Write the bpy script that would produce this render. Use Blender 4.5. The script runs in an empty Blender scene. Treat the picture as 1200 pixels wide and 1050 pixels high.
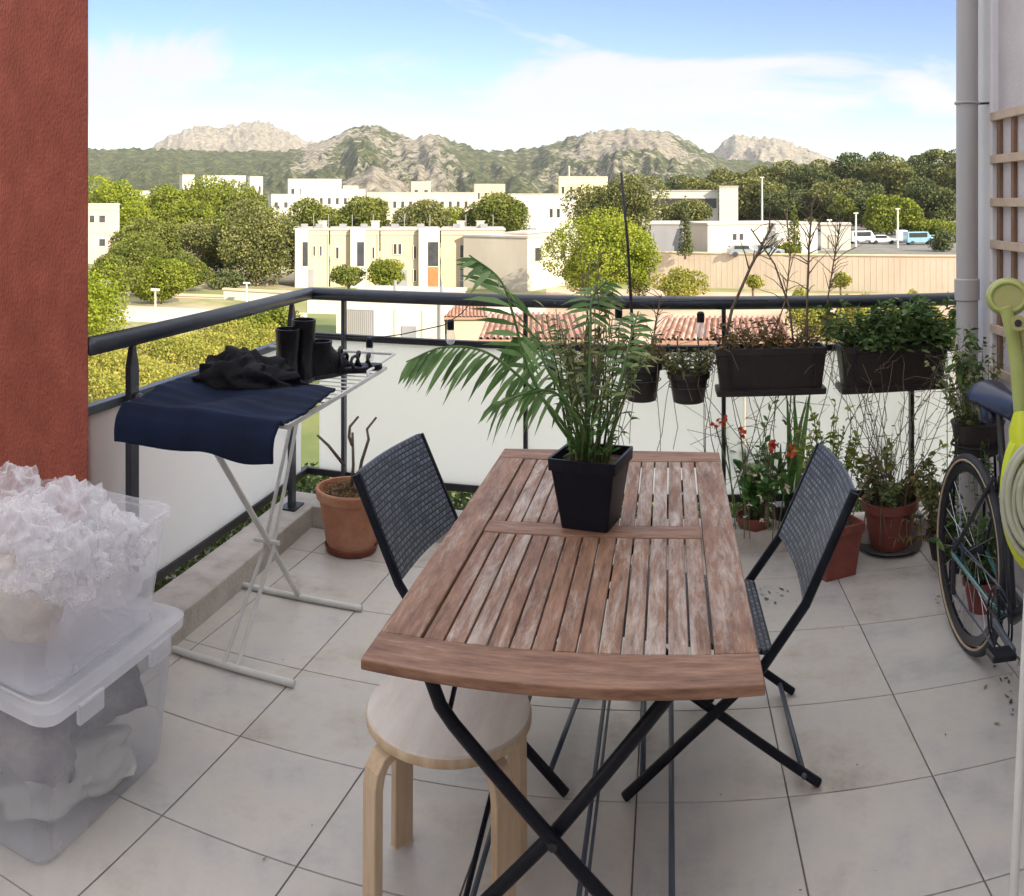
import bpy, bmesh, math, random
import numpy as np
from mathutils import Vector, Matrix, noise
PI = math.pi
# ------------------------------------------------------------------ camera geometry (x = across the balcony, y = outwards)
F, Y0, H, YAW = 1050.0, 235.0, 1.58, 0.158
def az(px): return (px - 600.0) / F - YAW
def P(px, py, z=0.0):                       # point of the photo that lies at height z
    r = F * (H - z) / (py - Y0); t = az(px)
    return Vector((r * math.sin(t), r * math.cos(t), z))
def R(px, py, r):                           # point of the photo at ground distance r
    t = az(px)
    return Vector((r * math.sin(t), r * math.cos(t), H - (py - Y0) * r / F))
def zat(py, r): return H - (py - Y0) * r / F

S = bpy.context.scene
C = S.collection
GZ = -9.0

# ------------------------------------------------------------------ materials
def newmat(name):
    m = bpy.data.materials.new(name); m.use_nodes = True
    nt = m.node_tree; b = nt.nodes['Principled BSDF']
    return m, nt, b
def N(nt, t, **kw):
    n = nt.nodes.new(t)
    for k, v in kw.items():
        if k in n.inputs: n.inputs[k].default_value = v
        else: setattr(n, k, v)
    return n
def ramp(nt, fac, stops):
    r = nt.nodes.new('ShaderNodeValToRGB')
    e = r.color_ramp.elements
    while len(e) > 1: e.remove(e[-1])
    e[0].position = stops[0][0]; e[0].color = (*stops[0][1], 1)
    for p, c in stops[1:]:
        q = e.new(p); q.color = (*c, 1)
    nt.links.new(fac, r.inputs[0])
    return r.outputs[0]
def coords(nt, scale=(1, 1, 1), rot=(0, 0, 0)):
    tc = nt.nodes.new('ShaderNodeTexCoord'); mp = nt.nodes.new('ShaderNodeMapping')
    mp.inputs['Scale'].default_value = scale; mp.inputs['Rotation'].default_value = rot
    nt.links.new(tc.outputs['Object'], mp.inputs[0])
    return mp.outputs[0]
def pm(name, stops, scale=4.0, rough=0.6, bump=0.0, bscale=None, stretch=(1, 1, 1), metal=0.0, spec=0.5,
       island=0.0, detail=5.0, bdist=0.01, trans=0.0, sss=0.0, coat=0.0):
    """noise mottled material; stops is a list of colours"""
    m, nt, b = newmat(name)
    co = coords(nt, stretch)
    nz = N(nt, 'ShaderNodeTexNoise', Scale=scale, Detail=detail, Roughness=0.6)
    nt.links.new(co, nz.inputs['Vector'])
    fac = nz.outputs['Fac']
    if island:
        g = N(nt, 'ShaderNodeNewGeometry')
        ma = N(nt, 'ShaderNodeMath', operation='MULTIPLY_ADD'); ma.inputs[1].default_value = island; ma.inputs[2].default_value = -island / 2
        nt.links.new(g.outputs['Random Per Island'], ma.inputs[0])
        ad = N(nt, 'ShaderNodeMath', operation='ADD'); nt.links.new(ma.outputs[0], ad.inputs[0]); nt.links.new(fac, ad.inputs[1])
        fac = ad.outputs[0]
    n = len(stops)
    cs = [(0.3 + 0.4 * i / max(1, n - 1), c) for i, c in enumerate(stops)]
    col = ramp(nt, fac, cs)
    nt.links.new(col, b.inputs['Base Color'])
    b.inputs['Roughness'].default_value = rough; b.inputs['Metallic'].default_value = metal
    b.inputs['Specular IOR Level'].default_value = spec
    b.inputs['Coat Weight'].default_value = coat
    if bump:
        n2 = N(nt, 'ShaderNodeTexNoise', Scale=bscale or scale * 6, Detail=4.0)
        nt.links.new(co, n2.inputs['Vector'])
        bp = N(nt, 'ShaderNodeBump', Strength=bump, Distance=bdist)
        nt.links.new(n2.outputs['Fac'], bp.inputs['Height']); nt.links.new(bp.outputs[0], b.inputs['Normal'])
    if trans:
        out = nt.nodes['Material Output']
        tr = N(nt, 'ShaderNodeBsdfTranslucent'); nt.links.new(col, tr.inputs['Color'])
        mx = N(nt, 'ShaderNodeMixShader'); mx.inputs[0].default_value = trans
        nt.links.new(b.outputs[0], mx.inputs[1]); nt.links.new(tr.outputs[0], mx.inputs[2]); nt.links.new(mx.outputs[0], out.inputs[0])
    return m
def plastic(name, col, alpha=0.5, rough=0.25, stretch=(1, 1, 1), scale=3.0, bump=0.3, vary=0.12):
    """milky see-through plastic: part clear, part diffuse / translucent with a soft sheen"""
    m, nt, b = newmat(name)
    out = nt.nodes['Material Output']
    b.inputs['Base Color'].default_value = (*col, 1); b.inputs['Roughness'].default_value = rough
    tl = N(nt, 'ShaderNodeBsdfTranslucent'); tl.inputs['Color'].default_value = (*col, 1)
    tp = N(nt, 'ShaderNodeBsdfTransparent')
    m1 = N(nt, 'ShaderNodeMixShader'); m1.inputs[0].default_value = 0.45
    nt.links.new(b.outputs[0], m1.inputs[1]); nt.links.new(tl.outputs[0], m1.inputs[2])
    co = coords(nt, stretch)
    nz = N(nt, 'ShaderNodeTexNoise', Scale=scale, Detail=4.0); nt.links.new(co, nz.inputs['Vector'])
    mr = N(nt, 'ShaderNodeMapRange'); mr.inputs[1].default_value = 0.3; mr.inputs[2].default_value = 0.7
    mr.inputs[3].default_value = alpha - vary; mr.inputs[4].default_value = alpha + vary
    nt.links.new(nz.outputs['Fac'], mr.inputs[0])
    lw = N(nt, 'ShaderNodeLayerWeight', Blend=.35); ml_ = N(nt, 'ShaderNodeMath', operation='MULTIPLY_ADD'); ml_.inputs[1].default_value = .22; ml_.use_clamp = True
    nt.links.new(lw.outputs['Facing'], ml_.inputs[0]); nt.links.new(mr.outputs[0], ml_.inputs[2])
    m2 = N(nt, 'ShaderNodeMixShader'); nt.links.new(ml_.outputs[0], m2.inputs[0])
    nt.links.new(tp.outputs[0], m2.inputs[1]); nt.links.new(m1.outputs[0], m2.inputs[2])
    nt.links.new(m2.outputs[0], out.inputs[0])
    if bump:
        bp = N(nt, 'ShaderNodeBump', Strength=bump, Distance=0.01); nt.links.new(nz.outputs['Fac'], bp.inputs['Height'])
        nt.links.new(bp.outputs[0], b.inputs['Normal'])
    return m

M = {}
M['stucco_red'] = pm('stucco_red', [(.23, .056, .036), (.275, .068, .044), (.33, .086, .058)], 12, .9, 1.0, 90, stretch=(1.2, 1.2, .7), bdist=.012)
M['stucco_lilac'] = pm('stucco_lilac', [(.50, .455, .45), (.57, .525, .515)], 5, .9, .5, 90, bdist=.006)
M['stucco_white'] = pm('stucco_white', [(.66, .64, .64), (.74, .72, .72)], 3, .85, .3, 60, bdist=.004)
M['stucco_ext'] = pm('stucco_ext', [(.55, .42, .34), (.6, .47, .38)], 3, .9, .3, 60)
M['pvc'] = pm('pvc', [(.36, .345, .335), (.43, .415, .40)], 2.5, .45, .05, 20, stretch=(1, 1, .2))
M['rail_metal'] = pm('rail_metal', [(.035, .042, .055), (.055, .063, .08)], 6, .38, .15, 60, metal=.3)
M['rail_dark'] = pm('rail_dark', [(.008, .008, .011), (.016, .016, .021)], 6, .45, .1, 60)
M['dark_metal'] = pm('dark_metal', [(.004, .005, .009), (.010, .012, .020)], 10, .42, .15, 80, spec=.2)
M['grey_metal'] = pm('grey_metal', [(.04, .055, .08), (.07, .09, .12)], 10, .4)
M['white_metal'] = pm('white_metal', [(.52, .52, .50), (.66, .66, .64)], 7, .45, .1, 60)
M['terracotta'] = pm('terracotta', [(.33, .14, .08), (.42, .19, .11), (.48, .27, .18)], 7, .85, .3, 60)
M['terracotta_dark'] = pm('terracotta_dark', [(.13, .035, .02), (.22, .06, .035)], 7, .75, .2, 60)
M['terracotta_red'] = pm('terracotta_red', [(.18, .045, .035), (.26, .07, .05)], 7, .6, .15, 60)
M['soil'] = pm('soil', [(.03, .02, .012), (.09, .06, .035), (.16, .11, .06)], 40, .95, 1, 90, bdist=.03)
M['dry'] = pm('dry', [(.20, .13, .06), (.30, .21, .11), (.12, .07, .04)], 20, .9, .3, island=.5)
M['dry_leaf'] = pm('dry_leaf', [(.16, .10, .035), (.26, .17, .07), (.13, .12, .03)], 20, .8, island=.8, trans=.25)
M['twig'] = pm('twig', [(.10, .075, .05), (.19, .15, .11)], 30, .85)
M['leaf_dark'] = pm('leaf_dark', [(.03, .07, .015), (.06, .125, .03), (.12, .19, .05)], 15, .5, island=.6, trans=.3)
M['leaf_palm'] = pm('leaf_palm', [(.08, .16, .05), (.14, .27, .085), (.24, .38, .15)], 12, .38, island=.6, trans=.45)
M['leaf_bamboo'] = pm('leaf_bamboo', [(.09, .14, .04), (.17, .24, .075), (.30, .34, .15)], 15, .55, island=.8, trans=.3)
M['leaf_fresh'] = pm('leaf_fresh', [(.05, .15, .03), (.09, .24, .05), (.16, .30, .09)], 15, .5, island=.7, trans=.35)
M['leaf_lime'] = pm('leaf_lime', [(.14, .19, .02), (.22, .27, .035), (.30, .34, .06)], 15, .5, island=.7, trans=.35)
M['leaf_olive'] = pm('leaf_olive', [(.07, .085, .025), (.13, .155, .045), (.21, .22, .08)], 15, .6, island=.8, trans=.3)
M['stem_green'] = pm('stem_green', [(.05, .08, .02), (.10, .14, .04)], 20, .6)
M['stem_brown'] = pm('stem_brown', [(.07, .06, .03), (.14, .12, .06)], 20, .7)
M['petal_red'] = pm('petal_red', [(.42, .04, .02), (.6, .08, .03)], 15, .55, island=.6, trans=.2)
M['petal_cream'] = pm('petal_cream', [(.55, .45, .3), (.7, .65, .5)], 15, .6, island=.6, trans=.2)
M['black_plastic'] = pm('black_plastic', [(.004, .005, .010), (.009, .010, .018)], 8, .42, .1, 50, spec=.2)
M['brown_plastic'] = pm('brown_plastic', [(.012, .009, .009), (.026, .018, .016)], 10, .5, .15, 60)
M['grey_plastic'] = pm('grey_plastic', [(.05, .05, .05), (.09, .085, .08)], 10, .6, .15, 60)
M['navy_cloth'] = pm('navy_cloth', [(.003, .006, .018), (.006, .014, .040)], 5, .9, .5, 400, bdist=.002, spec=.2)
M['black_cloth'] = pm('black_cloth', [(.003, .003, .005), (.010, .010, .014)], 8, .8, .6, 120, bdist=.004, spec=.2)
M['black_leather'] = pm('black_leather', [(.004, .004, .006), (.011, .011, .014)], 8, .4, .3, 90, spec=.2)
M['yellow_soft'] = pm('yellow_soft', [(.45, .30, .05), (.6, .42, .1)], 8, .6)
M['birch'] = pm('birch', [(.42, .30, .19), (.52, .39, .26), (.58, .46, .33)], 6, .55, .1, 40, stretch=(6, 6, .7))
M['birch_top'] = pm('birch_top', [(.47, .41, .36), (.55, .50, .45), (.60, .56, .51)], 4, .5, .08, 60, stretch=(5, 1, 1))
M['trellis'] = pm('trellis', [(.42, .31, .22), (.55, .43, .32)], 12, .7, .2, 60, stretch=(1, 1, 1))
M['trellis_dark'] = pm('trellis_dark', [(.16, .09, .05), (.24, .14, .09)], 12, .75, .2, 60)
M['tyre'] = pm('tyre', [(.014, .015, .019), (.03, .032, .04)], 20, .7, .3, 90)
M['tan_wall'] = pm('tan_wall', [(.36, .27, .17), (.45, .35, .22)], 20, .7)
M['bike_paint'] = pm('bike_paint', [(.004, .045, .050), (.010, .11, .10)], 3, .22, coat=.6)
M['bike_black'] = pm('bike_black', [(.006, .007, .012), (.015, .016, .024)], 6, .3)
M['bike_blue'] = pm('bike_blue', [(.006, .009, .028), (.012, .018, .05)], 6, .35)
M['alloy'] = pm('alloy', [(.35, .36, .38), (.5, .5, .52)], 10, .3, metal=.9)
M['lime_plastic'] = pm('lime_plastic', [(.42, .50, .01), (.55, .62, .02)], 4, .35, .1, 30)
M['olive_plastic'] = pm('olive_plastic', [(.26, .25, .09), (.36, .34, .14), (.30, .35, .08)], 5, .4, .1, 40)
M['olive_green'] = pm('olive_green', [(.28, .34, .09), (.40, .45, .16)], 5, .4, .1, 40)
M['hose_grey'] = pm('hose_grey', [(.30, .32, .22), (.42, .43, .33)], 6, .45, .1, 40)
M['bulb_glass'] = plastic('bulb_glass', (.8, .82, .85), .25, .05, scale=2, bump=0)
M['blue_grey_plastic'] = pm('blue_grey_plastic', [(.10, .15, .25), (.3, .38, .5)], 12, .3)
M['curb'] = pm('curb', [(.34, .30, .26), (.44, .40, .36), (.50, .46, .42)], 9, .85, .4, 70)
M['concrete'] = pm('concrete', [(.28, .26, .24), (.38, .36, .33)], 3, .9, .3, 30)
M['box_plastic'] = plastic('box_plastic', (.86, .88, .95), .17, .10, scale=2.2, bump=.12, vary=.07)
M['lid_plastic'] = plastic('lid_plastic', (.86, .87, .92), .42, .12, scale=3, bump=.15, vary=.1)
M['bag_plastic'] = plastic('bag_plastic', (.86, .86, .90), .26, .10, scale=22, bump=.7, vary=.18, stretch=(1, 1, .3))
M['cloth_grey'] = pm('cloth_grey', [(.02, .022, .04), (.09, .09, .11), (.30, .26, .21)], 5, .9, .6, 40, bdist=.02)
M['cloth_tan'] = pm('cloth_tan', [(.42, .33, .24), (.62, .54, .44)], 7, .9, .5, 40, bdist=.02)
M['paper'] = pm('paper', [(.5, .5, .48), (.62, .62, .6)], 9, .8)

# frosted panel
def frosted():
    m, nt, b = newmat('frosted_panel')
    out = nt.nodes['Material Output']
    b.inputs['Base Color'].default_value = (.90, .90, .87, 1); b.inputs['Roughness'].default_value = .5
    tl = N(nt, 'ShaderNodeBsdfTranslucent'); tl.inputs['Color'].default_value = (.98, .975, .945, 1)
    mx = N(nt, 'ShaderNodeMixShader'); mx.inputs[0].default_value = .84
    nt.links.new(b.outputs[0], mx.inputs[1]); nt.links.new(tl.outputs[0], mx.inputs[2]); nt.links.new(mx.outputs[0], out.inputs[0])
    return m
M['frosted'] = frosted()

# tiles: mottled glazed stone, one tint per tile
def tile_mat():
    m, nt, b = newmat('floor_tile')
    co = coords(nt)
    n1 = N(nt, 'ShaderNodeTexNoise', Scale=3.2, Detail=6.0, Roughness=.65); nt.links.new(co, n1.inputs['Vector'])
    n2 = N(nt, 'ShaderNodeTexNoise', Scale=26., Detail=5.0, Roughness=.7); nt.links.new(co, n2.inputs['Vector'])
    g = N(nt, 'ShaderNodeNewGeometry')
    a = N(nt, 'ShaderNodeMath', operation='MULTIPLY_ADD'); a.inputs[1].default_value = .16
    nt.links.new(g.outputs['Random Per Island'], a.inputs[0]); nt.links.new(n1.outputs['Fac'], a.inputs[2])
    a2 = N(nt, 'ShaderNodeMath', operation='MULTIPLY_ADD'); a2.inputs[1].default_value = .22
    nt.links.new(n2.outputs['Fac'], a2.inputs[0]); nt.links.new(a.outputs[0], a2.inputs[2])
    col = ramp(nt, a2.outputs[0], [(.44, (.33, .285, .245)), (.56, (.46, .42, .375)), (.66, (.52, .485, .445)), (.78, (.47, .45, .43)), (.88, (.40, .385, .375))])
    nt.links.new(col, b.inputs['Base Color'])
    rr = N(nt, 'ShaderNodeMapRange'); rr.inputs[3].default_value = .28; rr.inputs[4].default_value = .55
    nt.links.new(n2.outputs['Fac'], rr.inputs[0]); nt.links.new(rr.outputs[0], b.inputs['Roughness'])
    bp = N(nt, 'ShaderNodeBump', Strength=.18, Distance=.004); nt.links.new(n2.outputs['Fac'], bp.inputs['Height'])
    nt.links.new(bp.outputs[0], b.inputs['Normal'])
    return m
M['tile'] = tile_mat()
M['grout'] = pm('grout', [(.10, .08, .065), (.26, .23, .20)], 5, .95)

# weathered wood
def wood_mat(name, stretch, worn):
    m, nt, b = newmat(name)
    co = coords(nt, stretch)
    g = N(nt, 'ShaderNodeNewGeometry')
    off = N(nt, 'ShaderNodeVectorMath', operation='SCALE'); off.inputs[3].default_value = 37.0
    cb = N(nt, 'ShaderNodeCombineXYZ'); nt.links.new(g.outputs['Random Per Island'], cb.inputs[0]); nt.links.new(g.outputs['Random Per Island'], cb.inputs[1])
    nt.links.new(cb.outputs[0], off.inputs[0])
    ad = N(nt, 'ShaderNodeVectorMath', operation='ADD'); nt.links.new(co, ad.inputs[0]); nt.links.new(off.outputs[0], ad.inputs[1])
    grain = N(nt, 'ShaderNodeTexNoise', Scale=7., Detail=8.0, Roughness=.7); nt.links.new(ad.outputs[0], grain.inputs['Vector'])
    col = ramp(nt, grain.outputs['Fac'], [(.30, (.09, .043, .023)), (.48, (.20, .100, .058)), (.62, (.28, .155, .095)), (.75, (.34, .215, .15))])
    # paint flakes worn off to pale grey wood
    co2 = coords(nt, tuple(s * .55 for s in stretch))
    ad2 = N(nt, 'ShaderNodeVectorMath', operation='ADD'); nt.links.new(co2, ad2.inputs[0]); nt.links.new(off.outputs[0], ad2.inputs[1])
    wear = N(nt, 'ShaderNodeTexNoise', Scale=5.5, Detail=9.0, Roughness=.78, Distortion=.4); nt.links.new(ad2.outputs[0], wear.inputs['Vector'])
    wr = N(nt, 'ShaderNodeMath', operation='MULTIPLY_ADD'); wr.inputs[1].default_value = worn[0]; wr.inputs[2].default_value = worn[1]
    nt.links.new(g.outputs['Random Per Island'], wr.inputs[0])
    s = N(nt, 'ShaderNodeMath', operation='ADD'); nt.links.new(wear.outputs['Fac'], s.inputs[0]); nt.links.new(wr.outputs[0], s.inputs[1])
    wf = N(nt, 'ShaderNodeMapRange'); wf.inputs[1].default_value = .50; wf.inputs[2].default_value = .68; nt.links.new(s.outputs[0], wf.inputs[0])
    pale = ramp(nt, grain.outputs['Fac'], [(.35, (.27, .20, .165)), (.55, (.42, .355, .31)), (.7, (.52, .475, .44))])
    mx = N(nt, 'ShaderNodeMix', data_type='RGBA'); nt.links.new(wf.outputs[0], mx.inputs[0])
    nt.links.new(col, mx.inputs[6]); nt.links.new(pale, mx.inputs[7])
    nt.links.new(mx.outputs[2], b.inputs['Base Color'])
    b.inputs['Roughness'].default_value = .62
    bp = N(nt, 'ShaderNodeBump', Strength=.6, Distance=.003); nt.links.new(grain.outputs['Fac'], bp.inputs['Height'])
    nt.links.new(bp.outputs[0], b.inputs['Normal'])
    return m
M['wood_slat'] = wood_mat('wood_slat', (9, 1.2, 9), (.20, -.085))
M['wood_rail'] = wood_mat('wood_rail', (8, 1.2, 8), (.10, -.045))
M['wood_end'] = wood_mat('wood_end', (1.2, 8, 8), (.06, -.10))

# woven strap: rows of small bricks
def wicker(name, axes):
    m, nt, b = newmat(name)
    tc = N(nt, 'ShaderNodeTexCoord'); sx = N(nt, 'ShaderNodeSeparateXYZ'); nt.links.new(tc.outputs['Object'], sx.inputs[0])
    cb = N(nt, 'ShaderNodeCombineXYZ'); nt.links.new(sx.outputs[axes[0]], cb.inputs[0]); nt.links.new(sx.outputs[axes[1]], cb.inputs[1])
    br = N(nt, 'ShaderNodeTexBrick'); nt.links.new(cb.outputs[0], br.inputs['Vector'])
    br.inputs['Color1'].default_value = (.13, .155, .22, 1); br.inputs['Color2'].default_value = (.04, .05, .08, 1); br.inputs['Mortar'].default_value = (.008, .008, .012, 1)
    br.inputs['Scale'].default_value = 1.0; br.inputs['Brick Width'].default_value = .026; br.inputs['Row Height'].default_value = .0145
    br.inputs['Mortar Size'].default_value = .0034; br.inputs['Mortar Smooth'].default_value = .4
    nt.links.new(br.outputs['Color'], b.inputs['Base Color'])
    b.inputs['Roughness'].default_value = .40
    inv = N(nt, 'ShaderNodeMath', operation='SUBTRACT'); inv.inputs[0].default_value = 1; nt.links.new(br.outputs['Fac'], inv.inputs[1])
    bp = N(nt, 'ShaderNodeBump', Strength=.9, Distance=.004); nt.links.new(inv.outputs[0], bp.inputs['Height']); nt.links.new(bp.outputs[0], b.inputs['Normal'])
    return m
M['weave_back'] = wicker('weave_back', (1, 2))
M['weave_seat'] = wicker('weave_seat', (1, 0))

# far things
def wallm(n, a, b_): return pm(n, [a, b_], .35, .9, .15, 2, detail=12, stretch=(1, 1, .4))
M['w_cream'] = wallm('w_cream', (.42, .34, .235), (.50, .41, .29))
M['w_white'] = wallm('w_white', (.47, .44, .385), (.57, .54, .47))
M['w_pink'] = wallm('w_pink', (.40, .30, .26), (.50, .38, .33))
M['w_beige'] = wallm('w_beige', (.42, .37, .30), (.50, .45, .37))
M['w_orange'] = wallm('w_orange', (.55, .20, .06), (.62, .26, .09))
M['w_grey'] = wallm('w_grey', (.20, .20, .21), (.27, .27, .28))
M['w_yellow'] = wallm('w_yellow', (.60, .52, .30), (.66, .58, .36))
M['w_wall'] = wallm('w_wall', (.50, .41, .31), (.60, .50, .39))
M['w_red'] = wallm('w_red', (.50, .17, .10), (.58, .22, .14))
M['roof_flat'] = wallm('roof_flat', (.35, .32, .28), (.45, .42, .38))
M['w_dark'] = pm('w_dark', [(.03, .03, .035), (.06, .06, .065)], 1, .25)
M['rust'] = pm('rust', [(.30, .12, .04), (.4, .17, .06)], 1, .8)
M['roof_tile'] = pm('roof_tile', [(.27, .12, .08), (.36, .18, .125), (.32, .18, .125), (.42, .27, .20)], 1.6, .9, .5, 6, island=.5)
M['crown_lime'] = pm('crown_lime', [(.13, .17, .012), (.21, .25, .02), (.29, .31, .04)], .3, .8, island=.4, trans=.2, spec=.15)
M['crown_bright'] = pm('crown_bright', [(.09, .12, .012), (.16, .19, .02), (.24, .26, .04)], .3, .8, island=.4, trans=.2, spec=.15)
M['crown_mid'] = pm('crown_mid', [(.065, .085, .015), (.12, .14, .025), (.20, .21, .045)], .3, .8, island=.4, trans=.15, spec=.15)
M['crown_pine'] = pm('crown_pine', [(.06, .07, .02), (.13, .14, .042), (.24, .23, .08)], .3, .8, island=.4, trans=.15, spec=.15)
M['crown_dark'] = pm('crown_dark', [(.045, .062, .024), (.08, .10, .035), (.14, .15, .055)], .3, .8, island=.4, trans=.15, spec=.15)
M['hedge_gold'] = pm('hedge_gold', [(.17, .19, .03), (.27, .26, .05), (.36, .31, .08)], .5, .8, island=.2, trans=.2, spec=.15)
M['bark'] = pm('bark', [(.12, .08, .05), (.25, .18, .13)], 2, .9, .5, 8)
M['pole_pale'] = pm('pole_pale', [(.5, .48, .4), (.6, .58, .5)], 1, .6)
M['car_white'] = pm('car_white', [(.66, .66, .66), (.74, .74, .74)], 1, .25, coat=.5)
M['car_blue'] = pm('car_blue', [(.16, .30, .42), (.22, .38, .5)], 1, .25, coat=.5)
M['car_grey'] = pm('car_grey', [(.16, .18, .2), (.25, .27, .3)], 1, .25, coat=.5)
M['car_glass'] = pm('car_glass', [(.02, .025, .03), (.04, .045, .05)], 1, .08)
M['asphalt'] = pm('asphalt', [(.10, .095, .085), (.16, .15, .13)], .5, .9, .2, 6)
M['bush'] = pm('bush', [(.06, .10, .02), (.12, .18, .04)], 20, .8, island=.8, trans=.2)

def ground_mat():
    m, nt, b = newmat('ground_cover')
    co = coords(nt)
    n1 = N(nt, 'ShaderNodeTexNoise', Scale=.022, Detail=8.0, Roughness=.65); nt.links.new(co, n1.inputs['Vector'])
    col = ramp(nt, n1.outputs['Fac'], [(.36, (.09, .12, .03)), (.47, (.20, .20, .07)), (.53, (.36, .30, .20)), (.62, (.30, .27, .16)), (.70, (.12, .15, .04))])
    nt.links.new(col, b.inputs['Base Color']); b.inputs['Roughness'].default_value = .95
    return m
M['ground'] = ground_mat()
def hill_mat():
    m, nt, b = newmat('hill_rock_scrub')
    co = coords(nt)
    g = N(nt, 'ShaderNodeNewGeometry'); sx = N(nt, 'ShaderNodeSeparateXYZ'); nt.links.new(g.outputs['Normal'], sx.inputs[0])
    at = N(nt, 'ShaderNodeAttribute', attribute_name='rock')
    n1 = N(nt, 'ShaderNodeTexNoise', Scale=.008, Detail=9.0, Roughness=.72); nt.links.new(co, n1.inputs['Vector'])
    n2 = N(nt, 'ShaderNodeTexNoise', Scale=.05, Detail=6.0, Roughness=.75); nt.links.new(co, n2.inputs['Vector'])
    a = N(nt, 'ShaderNodeMath', operation='MULTIPLY_ADD'); a.inputs[1].default_value = .9; nt.links.new(n1.outputs['Fac'], a.inputs[0]); nt.links.new(at.outputs['Fac'], a.inputs[2])
    a2 = N(nt, 'ShaderNodeMath', operation='MULTIPLY_ADD'); a2.inputs[1].default_value = 1.1; nt.links.new(n2.outputs['Fac'], a2.inputs[0]); nt.links.new(a.outputs[0], a2.inputs[2])
    mr = N(nt, 'ShaderNodeMapRange'); mr.inputs[1].default_value = 1.06; mr.inputs[2].default_value = 1.18; nt.links.new(a2.outputs[0], mr.inputs[0])
    rock = ramp(nt, n2.outputs['Fac'], [(.36, (.15, .135, .10)), (.46, (.27, .235, .18)), (.54, (.40, .35, .27)), (.66, (.50, .45, .36))])
    veg = ramp(nt, n2.outputs['Fac'], [(.38, (.035, .05, .018)), (.5, (.085, .10, .035)), (.60, (.19, .19, .075))])
    mx = N(nt, 'ShaderNodeMix', data_type='RGBA'); nt.links.new(mr.outputs[0], mx.inputs[0]); nt.links.new(veg, mx.inputs[6]); nt.links.new(rock, mx.inputs[7])
    nt.links.new(mx.outputs[2], b.inputs['Base Color']); b.inputs['Roughness'].default_value = 1; b.inputs['Specular IOR Level'].default_value = .1
    bp = N(nt, 'ShaderNodeBump', Strength=1.0, Distance=26.0); nt.links.new(n2.outputs['Fac'], bp.inputs['Height']); nt.links.new(bp.outputs[0], b.inputs['Normal'])
    return m
M['hill'] = hill_mat()

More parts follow.
